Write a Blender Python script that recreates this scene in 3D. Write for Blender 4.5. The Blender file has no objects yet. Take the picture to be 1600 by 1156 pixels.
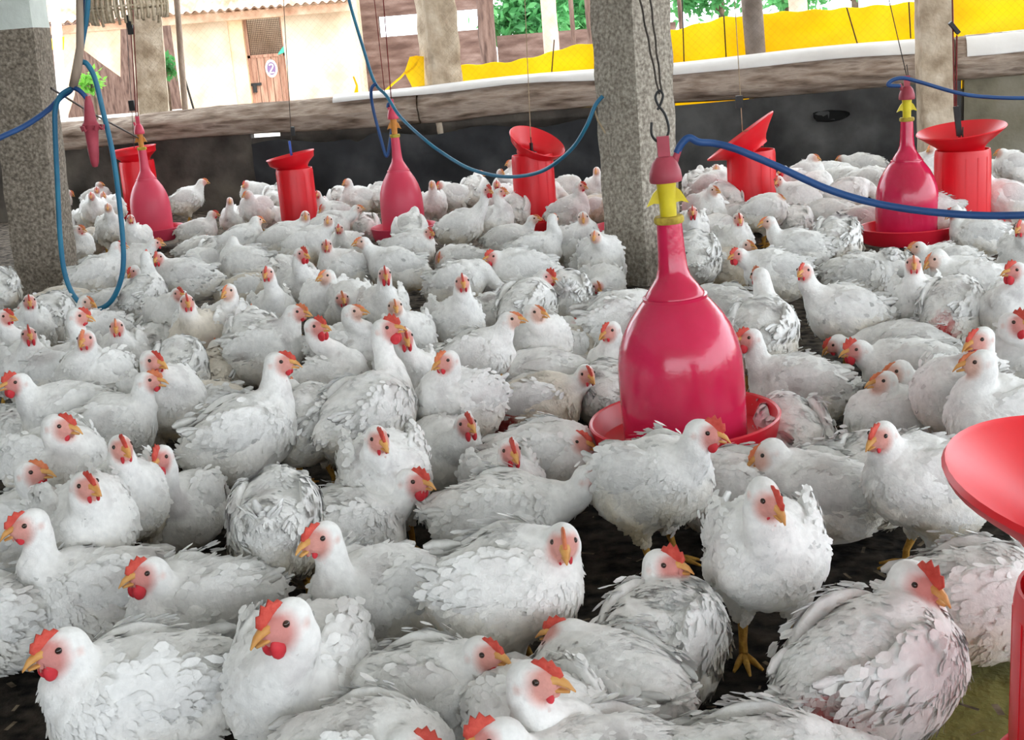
import bpy, math, random
import numpy as np
import openvdb as vdb
from mathutils import Vector, Matrix
R = math.radians
C = bpy.context.scene.collection
SC = bpy.context.scene

# ---------------------------------------------------------------- camera
F_PX, CAM_H, PITCH, ROLL = 2000.0, 1.05, R(14.5), R(4.6)
d_ = Vector((0, math.cos(PITCH), -math.sin(PITCH)))
u0 = Vector((0, math.sin(PITCH), math.cos(PITCH)))
r0 = Vector((1, 0, 0))
CU = math.cos(ROLL) * u0 + math.sin(ROLL) * r0
CR = math.cos(ROLL) * r0 - math.sin(ROLL) * u0
EYE = Vector((0, 0, CAM_H))
cam = bpy.data.cameras.new('camera')
cam.sensor_width = 36.0
cam.lens = 36.0 * F_PX / 1600.0
cam.clip_end = 300
camo = bpy.data.objects.new('camera', cam)
m = Matrix.Identity(4)
for i in range(3):
    m[i][0], m[i][1], m[i][2], m[i][3] = CR[i], CU[i], -d_[i], EYE[i]
camo.matrix_world = m
C.objects.link(camo)
SC.camera = camo

# ---------------------------------------------------------------- light and exposure
SC.view_settings.view_transform = 'Standard'
SC.view_settings.look = 'None'
SC.view_settings.gamma = 1.0
SC.view_settings.exposure = 0.32
SC.cycles.use_denoising = True
SC.cycles.max_bounces = 8
SC.cycles.diffuse_bounces = 5
world = bpy.data.worlds.new('sky')
SC.world = world
world.use_nodes = True
bg = world.node_tree.nodes['Background']
bg.inputs[0].default_value = (0.86, 0.93, 1.0, 1)
bg.inputs[1].default_value = 4.2
sun = bpy.data.lights.new('sun', 'SUN')
sun.energy = 2.2
sun.angle = R(3)
sun.color = (1.0, 0.93, 0.82)
suno = bpy.data.objects.new('sun', sun)
suno.rotation_euler = Vector((-0.62, 0.42, -0.70)).to_track_quat('-Z', 'Y').to_euler()
C.objects.link(suno)

# ---------------------------------------------------------------- helpers
def ray(px, py):
    return CR * ((px - 800) / F_PX) - CU * ((py - 578) / F_PX) + d_
def G(px, py, z=0.0):                     # where a sight line meets a level plane
    r = ray(px, py); return EYE + r * ((z - CAM_H) / r.z)
def PY(px, py, Y):                        # where it meets the upright plane y = Y
    r = ray(px, py); return EYE + r * (Y / r.y)
def pix(p):                               # a point back to pixels
    v = Vector(p) - EYE; z = v.dot(d_)
    return 800 + F_PX * v.dot(CR) / z, 578 - F_PX * v.dot(CU) / z, z
WA, WB = G(300, 330), G(1350, 268)        # foot of the back wall
WD = (WB - WA).normalized()
WN = Vector((WD.y, -WD.x, 0))             # towards the hens
def PW(px, py, off=0.0):                  # on the back wall plane, off metres towards the hens
    r = ray(px, py); t = (WA + WN * off - EYE).dot(WN) / r.dot(WN)
    return EYE + r * t
def WP(s, z, off=0.0):
    p = WA + WD * s + WN * off; return Vector((p.x, p.y, z))

def mk(name, V, Fs, mats=None, idx=None, col=None, smooth=True, nor=None):
    """fast mesh: V (n,3), Fs list of (m,k) index arrays, idx one material index per array"""
    me = bpy.data.meshes.new(name)
    V = np.asarray(V, np.float32)
    me.vertices.add(len(V)); me.vertices.foreach_set('co', V.ravel())
    Fs = [np.asarray(f, np.int32) for f in Fs]
    keep = [i for i, f in enumerate(Fs) if len(f)]
    loops = np.concatenate([Fs[i].ravel() for i in keep])
    tot = np.concatenate([np.full(len(Fs[i]), Fs[i].shape[1], np.int32) for i in keep])
    start = np.concatenate([[0], np.cumsum(tot)[:-1]]).astype(np.int32)
    me.loops.add(len(loops)); me.loops.foreach_set('vertex_index', loops)
    me.polygons.add(len(tot)); me.polygons.foreach_set('loop_start', start)
    if idx is not None:
        mi = np.concatenate([np.full(len(Fs[i]), idx[i], np.int32) for i in keep])
        me.polygons.foreach_set('material_index', mi)
    me.polygons.foreach_set('use_smooth', np.full(len(tot), bool(smooth)))
    if col is not None:
        a = me.color_attributes.new('Col', 'FLOAT_COLOR', 'POINT')
        c4 = np.ones((len(V), 4), np.float32); c4[:, :3] = col
        a.data.foreach_set('color', c4.ravel())
    for mt in (mats or []): me.materials.append(mt)
    me.update(calc_edges=True)
    if nor is not None: me.normals_split_custom_set_from_vertices(nor.tolist())
    return me
def link(name, me, parent=None, loc=None, rot=None):
    o = bpy.data.objects.new(name, me); C.objects.link(o)
    if parent is not None: o.parent = parent
    if loc is not None: o.location = loc
    if rot is not None: o.rotation_euler = rot
    return o
def empty(name, loc, rz=0.0):
    o = bpy.data.objects.new(name, None); C.objects.link(o)
    o.location = loc; o.rotation_euler = (0, 0, rz); o.empty_display_size = 0.1
    return o
def tag(o, label, cat, group=None, kind=None):
    o['label'] = label; o['category'] = cat
    if group: o['group'] = group
    if kind: o['kind'] = kind
    return o
def structure(o, label=None):
    o['kind'] = 'structure'
    if label: o['label'] = label
    return o

class MB:
    """collects shapes into one mesh"""
    def __init__(s): s.v = []; s.f = []
    def add(s, V, F):
        n = len(s.v); s.v += [tuple(p) for p in V]; s.f += [tuple(i + n for i in f) for f in F]
    def box(s, a, b, jit=0.0, rnd=None):
        x0, y0, z0 = a; x1, y1, z1 = b
        V = [(x, y, z) for z in (z0, z1) for y in (y0, y1) for x in (x0, x1)]
        if jit: V = [tuple(c + rnd.uniform(-jit, jit) for c in p) for p in V]
        s.add(V, [(0, 2, 3, 1), (4, 5, 7, 6), (0, 1, 5, 4), (2, 6, 7, 3), (0, 4, 6, 2), (1, 3, 7, 5)])
    def obox(s, p, q, w, h, up=Vector((0, 0, 1))):       # bar from p to q
        p, q = Vector(p), Vector(q); t = (q - p).normalized()
        a = t.cross(up)
        if a.length < 1e-4: a = t.cross(Vector((0, 1, 0)))
        a.normalize(); b = a.cross(t)
        V = [e + a * sx * w / 2 + b * sy * h / 2 for e in (p, q) for sx, sy in ((-1, -1), (1, -1), (1, 1), (-1, 1))]
        s.add(V, [(3, 2, 1, 0), (4, 5, 6, 7), (0, 1, 5, 4), (1, 2, 6, 5), (2, 3, 7, 6), (3, 0, 4, 7)])
    def tube(s, pts, r, n=8):
        pts = [Vector(p) for p in pts]; k = len(pts)
        rr = r if isinstance(r, (list, tuple)) else [r] * k
        V = []; ref = None
        for i in range(k):
            t = (pts[min(i + 1, k - 1)] - pts[max(i - 1, 0)]).normalized()
            if ref is None: ref = t.orthogonal().normalized()
            a = (ref - t * ref.dot(t)).normalized(); b = t.cross(a); ref = a
            V += [pts[i] + (a * math.cos(j * 2 * math.pi / n) + b * math.sin(j * 2 * math.pi / n)) * rr[i] for j in range(n)]
        Fc = [(i * n + j, i * n + (j + 1) % n, (i + 1) * n + (j + 1) % n, (i + 1) * n + j) for i in range(k - 1) for j in range(n)]
        Fc += [tuple(range(n - 1, -1, -1)), tuple((k - 1) * n + j for j in range(n))]
        s.add(V, Fc)
    def lathe(s, prof, n=40, mat=None, closed=False):    # prof of (r, z); mat moves it
        mat = mat or Matrix.Identity(4)
        V = [mat @ Vector((r * math.cos(j * 2 * math.pi / n), r * math.sin(j * 2 * math.pi / n), z)) for r, z in prof for j in range(n)]
        k = len(prof)
        Fc = [(i * n + j, i * n + (j + 1) % n, (i + 1) * n + (j + 1) % n, (i + 1) * n + j) for i in range(k - 1) for j in range(n)]
        if closed: Fc += [((k - 1) * n + j, (k - 1) * n + (j + 1) % n, (j + 1) % n, j) for j in range(n)]
        s.add(V, Fc)
    def grid(s, fn, nu, nv):                             # fn(i/nu, j/nv) -> point
        V = [fn(i / nu, j / nv) for i in range(nu + 1) for j in range(nv + 1)]
        s.add(V, [(i * (nv + 1) + j, (i + 1) * (nv + 1) + j, (i + 1) * (nv + 1) + j + 1, i * (nv + 1) + j + 1) for i in range(nu) for j in range(nv)])
    def build(s, name, mat, parent=None, smooth=False, world=True, sharp=None):
        me = bpy.data.meshes.new(name); me.from_pydata(s.v, [], s.f); me.materials.append(mat)
        if smooth: me.polygons.foreach_set('use_smooth', [True] * len(me.polygons))
        if smooth and sharp: me.set_sharp_from_angle(angle=R(sharp))
        o = link(name, me)
        if parent is not None:
            o.parent = parent
            if world: o.matrix_parent_inverse = pmat(parent).inverted()
        return o
def pmat(o):
    mm = Matrix.LocRotScale(o.location, o.rotation_euler, o.scale)
    return mm if o.parent is None else pmat(o.parent) @ o.matrix_parent_inverse @ mm
def smooth_path(pts, n=10):
    pts = [Vector(p) for p in pts]; out = []
    for i in range(len(pts) - 1):
        p0, p1, p2, p3 = pts[max(i - 1, 0)], pts[i], pts[i + 1], pts[min(i + 2, len(pts) - 1)]
        for j in range(n):
            t = j / n
            out.append(0.5 * ((2 * p1) + (p2 - p0) * t + (2 * p0 - 5 * p1 + 4 * p2 - p3) * t * t + (3 * p1 - p0 - 3 * p2 + p3) * t ** 3))
    out.append(pts[-1]); return out

# ---------------------------------------------------------------- materials
def new_mat(name):
    mt = bpy.data.materials.new(name); mt.use_nodes = True
    nt = mt.node_tree; return mt, nt, nt.nodes['Principled BSDF']
def noise_mat(name, cols, scale=8.0, rough=0.85, bump=0.0, bscale=60.0, stretch=None, detail=6.0, pos=None, spec=0.3, sss=0.0, bdist=0.01):
    mt, nt, bs = new_mat(name)
    tc = nt.nodes.new('ShaderNodeTexCoord'); mp = nt.nodes.new('ShaderNodeMapping')
    if stretch: mp.inputs['Scale'].default_value = stretch
    nt.links.new(tc.outputs['Object'], mp.inputs[0])
    nz = nt.nodes.new('ShaderNodeTexNoise'); nz.inputs['Scale'].default_value = scale; nz.inputs['Detail'].default_value = detail
    nt.links.new(mp.outputs[0], nz.inputs['Vector'])
    cr = nt.nodes.new('ShaderNodeValToRGB'); el = cr.color_ramp.elements
    pos = pos or [0.32 + 0.36 * i / max(1, len(cols) - 1) for i in range(len(cols))]
    while len(el) < len(cols): el.new(0.5)
    for e, c, p in zip(el, cols, pos): e.position = p; e.color = (*c, 1)
    nt.links.new(nz.outputs['Fac'], cr.inputs[0]); nt.links.new(cr.outputs[0], bs.inputs['Base Color'])
    bs.inputs['Roughness'].default_value = rough
    bs.inputs['Specular IOR Level'].default_value = spec
    if bump:
        n2 = nt.nodes.new('ShaderNodeTexNoise'); n2.inputs['Scale'].default_value = bscale; n2.inputs['Detail'].default_value = 5
        nt.links.new(mp.outputs[0], n2.inputs['Vector'])
        bp = nt.nodes.new('ShaderNodeBump'); bp.inputs['Strength'].default_value = bump; bp.inputs['Distance'].default_value = bdist
        nt.links.new(n2.outputs['Fac'], bp.inputs['Height']); nt.links.new(bp.outputs[0], bs.inputs['Normal'])
    return mt
def sheet_mat(name, cols, trans, scale=5.0):              # thin cloth or plastic that lets light through
    mt = noise_mat(name, cols, scale=scale, rough=0.6, bump=0.2, bscale=25)
    nt = mt.node_tree; bs = nt.nodes['Principled BSDF']; out = nt.nodes['Material Output']
    tr = nt.nodes.new('ShaderNodeBsdfTranslucent'); mx = nt.nodes.new('ShaderNodeMixShader'); mx.inputs[0].default_value = trans
    cr = [n for n in nt.nodes if n.type == 'VALTORGB'][0]
    nt.links.new(cr.outputs[0], tr.inputs[0])
    nt.links.new(bs.outputs[0], mx.inputs[1]); nt.links.new(tr.outputs[0], mx.inputs[2]); nt.links.new(mx.outputs[0], out.inputs[0])
    return mt
M = {}
M['litter'] = None
M['granite'] = noise_mat('rough_stone', [(0.19, 0.165, 0.135), (0.33, 0.295, 0.245), (0.50, 0.455, 0.385)], scale=70, rough=0.95, bump=0.9, bscale=55, detail=10)
M['granite_brown'] = noise_mat('brown_granite', [(0.12, 0.10, 0.078), (0.23, 0.195, 0.155), (0.36, 0.315, 0.255)], scale=70, rough=0.95, bump=0.9, bscale=55, detail=10)
M['stone_pale'] = noise_mat('pale_plastered_stone', [(0.34, 0.26, 0.18), (0.52, 0.42, 0.31), (0.66, 0.57, 0.45)], scale=9, rough=0.95, bump=0.7, bscale=40, detail=10)
M['pale_top'] = noise_mat('pale_top', [(0.55, 0.60, 0.56), (0.72, 0.78, 0.74)], scale=6, rough=0.9, bump=0.3)  # paler colour for the upper part of the wide left pillar
M['cement'] = noise_mat('stained_cement', [(0.04, 0.035, 0.030), (0.095, 0.083, 0.072), (0.16, 0.14, 0.115)], scale=3.5, rough=0.95, bump=0.5, bscale=30)
M['cement_tan'] = noise_mat('tan_cement', [(0.12, 0.11, 0.075), (0.20, 0.18, 0.13), (0.27, 0.25, 0.20)], scale=3.0, rough=0.95, bump=0.4, bscale=30)
M['black_sheet'] = noise_mat('black_plastic_sheet', [(0.012, 0.013, 0.015), (0.028, 0.030, 0.034), (0.06, 0.062, 0.066)], scale=3.0, rough=0.6, bump=0.3, bscale=12)
M['grey_sheet'] = noise_mat('dusty_black_plastic_sheet', [(0.022, 0.022, 0.022), (0.055, 0.055, 0.054), (0.10, 0.10, 0.098)], scale=3.0, rough=0.7, bump=0.3, bscale=12)
M['hole'] = noise_mat('dark_hole', [(0.003, 0.003, 0.003), (0.008, 0.008, 0.008)], rough=1.0)
M['sacking'] = noise_mat('old_sacking', [(0.13, 0.09, 0.065), (0.34, 0.26, 0.205), (0.50, 0.41, 0.34), (0.22, 0.165, 0.13)], scale=3.4, rough=0.95, bump=0.8, bscale=18, stretch=(1, 4, 7), detail=9, pos=[0.3, 0.45, 0.58, 0.72])
M['lit_top_and_post'] = noise_mat('lit_top_white', [(0.76, 0.74, 0.72), (0.86, 0.85, 0.84)], scale=4, rough=0.8, bump=0.3, bscale=15)  # near-white paints the roll's lit top edge; the slim yard post shares it
M['yellow'] = sheet_mat('yellow_tarpaulin', [(0.86, 0.56, 0.01), (0.92, 0.68, 0.02), (0.93, 0.74, 0.05)], 0.55, scale=2.2)
M['crimson'] = noise_mat('crimson_plastic', [(0.50, 0.012, 0.055), (0.58, 0.016, 0.075), (0.62, 0.03, 0.10)], scale=6, rough=0.16, bump=0.05, bscale=80, spec=0.5)
M['faded'] = noise_mat('faded_pink_plastic', [(0.62, 0.035, 0.085), (0.72, 0.07, 0.13)], scale=5, rough=0.4, spec=0.5)
M['red'] = noise_mat('red_plastic', [(0.66, 0.004, 0.012), (0.78, 0.008, 0.02)], scale=4, rough=0.38, spec=0.5)
M['mauve'] = noise_mat('dull_pink_plastic', [(0.30, 0.035, 0.055), (0.42, 0.06, 0.09)], scale=20, rough=0.5, spec=0.4)
M['valve'] = noise_mat('yellow_plastic', [(0.58, 0.46, 0.01), (0.72, 0.60, 0.02)], scale=25, rough=0.45, spec=0.4)
M['orange_valve'] = noise_mat('orange_plastic', [(0.55, 0.20, 0.04), (0.68, 0.30, 0.06)], scale=25, rough=0.5)
M['ring'] = noise_mat('stained_yellow_plastic', [(0.26, 0.17, 0.02), (0.55, 0.42, 0.06)], scale=45, rough=0.7)
M['hose'] = noise_mat('dark_blue_hose', [(0.004, 0.045, 0.17), (0.007, 0.065, 0.22)], scale=10, rough=0.5, spec=0.5)
M['hose_teal'] = noise_mat('teal_hose', [(0.006, 0.11, 0.22), (0.012, 0.17, 0.28)], scale=10, rough=0.5, spec=0.5)
M['wire'] = noise_mat('dark_wire', [(0.02, 0.016, 0.012), (0.06, 0.045, 0.035)], scale=40, rough=0.6)
M['black'] = noise_mat('black_plastic', [(0.008, 0.008, 0.008), (0.02, 0.02, 0.02)], scale=20, rough=0.4)
M['maroon'] = noise_mat('maroon_cord', [(0.12, 0.012, 0.012), (0.20, 0.03, 0.025)], scale=40, rough=0.8)
M['cord'] = noise_mat('tan_cord', [(0.30, 0.22, 0.13), (0.45, 0.36, 0.24)], scale=40, rough=0.9)
M['blue_rod'] = noise_mat('blue_plastic', [(0.03, 0.08, 0.42), (0.06, 0.14, 0.55)], scale=10, rough=0.5)
M['cane'] = noise_mat('cane', [(0.42, 0.33, 0.22), (0.64, 0.54, 0.40)], scale=30, rough=0.7, stretch=(1, 1, 4))
M['cream'] = noise_mat('cream_plaster', [(0.40, 0.29, 0.19), (0.52, 0.41, 0.30), (0.58, 0.48, 0.37)], scale=1.3, rough=0.95, bump=0.2, bscale=20)
M['door'] = noise_mat('door_planks', [(0.24, 0.115, 0.075), (0.36, 0.20, 0.14), (0.44, 0.27, 0.19)], scale=5, rough=0.9, bump=0.4, bscale=20, stretch=(6, 6, 0.5))
M['frame'] = noise_mat('door_frame_plaster', [(0.58, 0.38, 0.23), (0.70, 0.50, 0.33)], scale=3, rough=0.9)
M['tile'] = noise_mat('roof_tile', [(0.34, 0.19, 0.12), (0.50, 0.33, 0.23), (0.60, 0.45, 0.35)], scale=3, rough=0.9, bump=0.3)
M['dark_wood'] = noise_mat('dark_wood', [(0.05, 0.028, 0.022), (0.115, 0.07, 0.055), (0.16, 0.105, 0.085)], scale=4, rough=0.95, bump=0.5, stretch=(4, 4, 0.7))
M['shed_wall'] = noise_mat('shed_back_wall', [(0.075, 0.042, 0.033), (0.13, 0.08, 0.065), (0.19, 0.13, 0.11)], scale=2.0, rough=0.95, bump=0.6, stretch=(1, 1, 4))
M['pink_post'] = noise_mat('pinkish_post', [(0.36, 0.25, 0.19), (0.50, 0.36, 0.29)], scale=4, rough=0.95, bump=0.3)
M['grey_post'] = noise_mat('grey_post', [(0.20, 0.165, 0.14), (0.33, 0.28, 0.25)], scale=10, rough=0.95, bump=0.4)
M['bamboo'] = noise_mat('weathered_bamboo', [(0.22, 0.16, 0.12), (0.42, 0.33, 0.26)], scale=8, rough=0.8, stretch=(3, 3, 0.6))
M['canvas'] = noise_mat('tan_canvas', [(0.40, 0.28, 0.19), (0.55, 0.42, 0.31)], scale=2.5, rough=0.95, bump=0.2)
M['ground'] = noise_mat('sunlit_sand', [(0.52, 0.45, 0.36), (0.66, 0.60, 0.52)], scale=1.2, rough=1.0, bump=0.2, bscale=6)
M['bark'] = noise_mat('tree_bark', [(0.07, 0.05, 0.035), (0.15, 0.11, 0.08)], scale=8, rough=1.0, bump=0.6)
M['leaf'] = sheet_mat('tree_leaf', [(0.03, 0.14, 0.04), (0.07, 0.27, 0.08), (0.16, 0.42, 0.16)], 0.45, scale=1.2)
M['palm'] = sheet_mat('bush_leaf', [(0.10, 0.30, 0.03), (0.22, 0.50, 0.08)], 0.45, scale=2.0)
M['ceiling'] = sheet_mat('translucent_roof_sheeting', [(0.62, 0.62, 0.60), (0.74, 0.74, 0.72)], 0.33, scale=2)  # unseen roof; translucency added to brighten the shed from above
M['chaff'] = noise_mat('straw_and_chaff', [(0.04, 0.03, 0.02), (0.12, 0.09, 0.06), (0.24, 0.19, 0.13)], scale=30, rough=1.0)
M['white_paint'] = noise_mat('white_paint', [(0.74, 0.72, 0.70), (0.84, 0.82, 0.80)], scale=20, rough=0.8)
M['sign_blue'] = noise_mat('violet_paint', [(0.16, 0.10, 0.20), (0.22, 0.14, 0.27)], scale=20, rough=0.8)
M['green_cloth'] = noise_mat('green_cloth', [(0.05, 0.42, 0.30), (0.09, 0.52, 0.38)], scale=9, rough=0.9)
M['water'] = None

def litter_mat():
    mt, nt, bs = new_mat('dark_litter')
    tc = nt.nodes.new('ShaderNodeTexCoord')
    n1 = nt.nodes.new('ShaderNodeTexNoise'); n1.inputs['Scale'].default_value = 26; n1.inputs['Detail'].default_value = 9
    n2 = nt.nodes.new('ShaderNodeTexNoise'); n2.inputs['Scale'].default_value = 1.1; n2.inputs['Detail'].default_value = 4
    for n in (n1, n2): nt.links.new(tc.outputs['Object'], n.inputs['Vector'])
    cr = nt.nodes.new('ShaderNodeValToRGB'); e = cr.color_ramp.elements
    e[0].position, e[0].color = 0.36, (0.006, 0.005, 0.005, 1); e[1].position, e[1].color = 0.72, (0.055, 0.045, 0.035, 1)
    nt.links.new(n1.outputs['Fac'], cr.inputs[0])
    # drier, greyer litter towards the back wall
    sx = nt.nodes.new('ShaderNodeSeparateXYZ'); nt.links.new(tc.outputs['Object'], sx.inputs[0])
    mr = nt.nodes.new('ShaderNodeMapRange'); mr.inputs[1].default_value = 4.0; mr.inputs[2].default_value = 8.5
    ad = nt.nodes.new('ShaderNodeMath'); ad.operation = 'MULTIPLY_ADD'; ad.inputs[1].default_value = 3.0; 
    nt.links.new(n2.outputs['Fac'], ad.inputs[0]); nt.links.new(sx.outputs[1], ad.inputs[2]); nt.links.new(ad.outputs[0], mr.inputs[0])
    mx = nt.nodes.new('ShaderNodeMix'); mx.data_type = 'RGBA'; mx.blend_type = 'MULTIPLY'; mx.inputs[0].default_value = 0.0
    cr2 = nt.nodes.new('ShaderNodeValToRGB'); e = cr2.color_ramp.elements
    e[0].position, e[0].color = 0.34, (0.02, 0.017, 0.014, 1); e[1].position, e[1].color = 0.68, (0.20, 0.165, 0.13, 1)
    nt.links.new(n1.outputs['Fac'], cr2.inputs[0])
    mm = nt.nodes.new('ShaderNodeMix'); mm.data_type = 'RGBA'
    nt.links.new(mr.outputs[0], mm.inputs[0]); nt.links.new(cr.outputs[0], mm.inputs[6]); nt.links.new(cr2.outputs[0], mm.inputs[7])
    # an olive-coloured patch in the floor colour near the feeder in the corner
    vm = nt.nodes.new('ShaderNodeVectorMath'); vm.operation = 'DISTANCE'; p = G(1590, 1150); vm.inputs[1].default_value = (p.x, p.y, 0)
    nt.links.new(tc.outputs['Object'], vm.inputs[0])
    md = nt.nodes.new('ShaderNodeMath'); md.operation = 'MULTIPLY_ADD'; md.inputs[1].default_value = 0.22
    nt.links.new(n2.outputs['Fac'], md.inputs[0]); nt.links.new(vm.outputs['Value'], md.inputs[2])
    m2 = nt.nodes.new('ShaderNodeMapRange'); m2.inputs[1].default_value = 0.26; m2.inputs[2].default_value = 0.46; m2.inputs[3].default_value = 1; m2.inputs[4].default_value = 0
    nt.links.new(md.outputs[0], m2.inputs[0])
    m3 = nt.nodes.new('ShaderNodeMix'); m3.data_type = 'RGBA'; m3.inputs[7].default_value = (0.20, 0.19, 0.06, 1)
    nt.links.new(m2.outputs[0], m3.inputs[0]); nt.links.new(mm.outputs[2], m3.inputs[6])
    nt.links.new(m3.outputs[2], bs.inputs['Base Color'])
    bs.inputs['Roughness'].default_value = 1.0; bs.inputs['Specular IOR Level'].default_value = 0.1
    bp = nt.nodes.new('ShaderNodeBump'); bp.inputs['Strength'].default_value = 0.8; bp.inputs['Distance'].default_value = 0.02
    nt.links.new(n1.outputs['Fac'], bp.inputs['Height']); nt.links.new(bp.outputs[0], bs.inputs['Normal'])
    return mt
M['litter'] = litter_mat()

def feather_mat():
    mt, nt, bs = new_mat('white_feathers')
    at = nt.nodes.new('ShaderNodeAttribute'); at.attribute_name = 'Col'
    tc = nt.nodes.new('ShaderNodeTexCoord')
    nz = nt.nodes.new('ShaderNodeTexNoise'); nz.inputs['Scale'].default_value = 70; nz.inputs['Detail'].default_value = 5
    nt.links.new(tc.outputs['Object'], nz.inputs['Vector'])
    mr = nt.nodes.new('ShaderNodeMapRange'); mr.inputs[1].default_value = 0.3; mr.inputs[2].default_value = 0.7; mr.inputs[3].default_value = 0.90; mr.inputs[4].default_value = 1.04
    nt.links.new(nz.outputs['Fac'], mr.inputs[0])
    mx = nt.nodes.new('ShaderNodeVectorMath'); mx.operation = 'SCALE'
    nt.links.new(at.outputs['Color'], mx.inputs[0]); nt.links.new(mr.outputs[0], mx.inputs['Scale'])
    nt.links.new(mx.outputs[0], bs.inputs['Base Color'])
    bs.inputs['Roughness'].default_value = 0.95; bs.inputs['Specular IOR Level'].default_value = 0.15
    bs.inputs['Sheen Weight'].default_value = 0.15
    n2 = nt.nodes.new('ShaderNodeTexNoise'); n2.inputs['Scale'].default_value = 160; n2.inputs['Detail'].default_value = 4
    nt.links.new(tc.outputs['Object'], n2.inputs['Vector'])
    bp = nt.nodes.new('ShaderNodeBump'); bp.inputs['Strength'].default_value = 0.35; bp.inputs['Distance'].default_value = 0.004
    nt.links.new(n2.outputs['Fac'], bp.inputs['Height']); nt.links.new(bp.outputs[0], bs.inputs['Normal'])
    return mt
M['feather'] = feather_mat()
M['leg'] = noise_mat('yellow_scaly_skin', [(0.40, 0.19, 0.03), (0.58, 0.33, 0.06)], scale=60, rough=0.6, bump=0.5, bscale=120)
M['beak'] = noise_mat('horn_beak', [(0.55, 0.24, 0.06), (0.70, 0.38, 0.12)], scale=50, rough=0.45, spec=0.4)
M['comb'] = noise_mat('red_comb', [(0.52, 0.05, 0.035), (0.66, 0.10, 0.07)], scale=70, rough=0.6, bump=0.3, bscale=150)
M['comb_pale'] = noise_mat('orange_comb', [(0.60, 0.15, 0.06), (0.70, 0.24, 0.11)], scale=70, rough=0.6, bump=0.3, bscale=150)
M['wattle'] = noise_mat('red_wattle', [(0.52, 0.02, 0.03), (0.64, 0.045, 0.06)], scale=60, rough=0.55)
M['eye'] = noise_mat('dark_eye', [(0.012, 0.008, 0.006), (0.05, 0.02, 0.01)], scale=90, rough=0.12, spec=0.6)

rnd = random.Random(5)
def vnoise(x, y, z, s=0):
    return (math.sin(x * 1.7 + s) * math.cos(y * 2.3 - s * 1.3) + math.sin(z * 2.9 + x * 1.1 + s * 2) + math.sin((x + y) * 4.1 - z * 3.3 + s)) / 3
# ---------------------------------------------------------------- floor, yard, roof
mb = MB()
def fl(u, v):
    x = -6.6 + 13.2 * u; y = -7 + 17.0 * v
    return (x, y, 0.006 * vnoise(x * 6, y * 6, 0) - 0.006)
mb.grid(fl, 130, 170)
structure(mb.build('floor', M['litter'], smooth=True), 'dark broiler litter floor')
mb = MB(); mb.box((-60, -40, -0.3), (60, 120, -0.06))
structure(mb.build('ground', M['ground']), 'sunlit sandy yard around the shed')
mb = MB(); mb.box((-6.8, -7.0, 2.85), (6.8, 9.6, 2.90))
structure(mb.build('roof', M['ceiling']), 'shed roof sheeting, made translucent to brighten the shed')
mb = MB(); mb.box((-6.8, -7.0, -0.05), (-6.6, 9.3, 2.85)); structure(mb.build('added_wall_left', M['cement_tan']), 'added unseen wall beyond the left edge, keeping light off that side')  # unseen wall added to block light from the left

# ---------------------------------------------------------------- back wall, hung sheets, ledge roll
SL = (WB - WA).length
def s_of(px, py=300):
    return (PW(px, py) - WA).dot(WD)
def wbox(mb, s0, s1, z0, z1, o0, o1):
    V = [WP(s, z, o) for z in (z0, z1) for o in (o0, o1) for s in (s0, s1)]
    mb.add(V, [(0, 2, 3, 1), (4, 5, 7, 6), (0, 1, 5, 4), (2, 6, 7, 3), (0, 4, 6, 2), (1, 3, 7, 5)])
mb = MB(); wbox(mb, s_of(-60), s_of(400), -0.1, 0.545, -0.11, -0.04); wl = mb.build('wall_back', M['cement'])
structure(wl, 'low stained cement wall at the back')
mb = MB(); wbox(mb, s_of(445), s_of(1060), -0.1, 0.545, -0.11, -0.05); wbox(mb, s_of(400), s_of(1506), -0.1, 0.495, -0.11, -0.05)
structure(mb.build('wall_back', M['cement']), 'low cement wall behind the black sheets')
mb = MB(); wbox(mb, s_of(1506), s_of(2500), -0.1, 0.56, -0.11, -0.03)
structure(mb.build('wall_back', M['cement_tan']), 'tan cement wall behind the right-hand feeder')
def sheet(name, mat, s0, s1, z0, z1, off, amp, seed, nu=60, nv=12, thick=0.004):
    mb = MB()
    def fn(o):
        def g(u, v):
            s = s0 + (s1 - s0) * u; zz = (z0(u) if callable(z0) else z0); z1_ = (z1(u) if callable(z1) else z1)
            z = zz + (z1_ - zz) * v
            return WP(s, z, off + o + amp * vnoise(s * 5, z * 7, 0, seed))
        return g
    mb.grid(fn(0), nu, nv); mb.grid(fn(thick), nu, nv)
    return mb.build(name, mat, smooth=True)
tag(sheet('black_sheet', M['black_sheet'], s_of(402), s_of(1000), 0.0, lambda u: 0.455 + 0.02 * math.sin(u * 23) - 0.05 * max(0, 1 - abs(u - .29) / .03), 0.0, 0.012, 1), 'black plastic sheet along the back wall left of the central pillar', 'plastic sheet')
bs2 = tag(sheet('black_sheet', M['grey_sheet'], s_of(1003), s_of(1500), 0.0, lambda u: 0.515 + 0.04 * u, 0.0, 0.010, 4), 'black plastic sheet with a dark torn hole, right of the central pillar', 'plastic sheet')
mb = MB()                                                   # the torn hole, a ragged dark recess
cs, cz = s_of(1296, 181), PW(1296, 181).z
Vh = [WP(cs + 0.115 * math.cos(a) * (1 + .18 * math.sin(3 * a + 1)), cz + 0.045 * math.sin(a) * (1 + .25 * math.cos(2 * a)), 0.018) for a in [i * 2 * math.pi / 22 for i in range(22)]]
Vh2 = [WP(cs + 0.105 * math.cos(a), cz + 0.04 * math.sin(a), 0.008) for a in [i * 2 * math.pi / 22 for i in range(22)]]
mb.add(Vh + Vh2, [(i, (i + 1) % 22, 22 + (i + 1) % 22, 22 + i) for i in range(22)] + [tuple(22 + i for i in range(22))])
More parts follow.
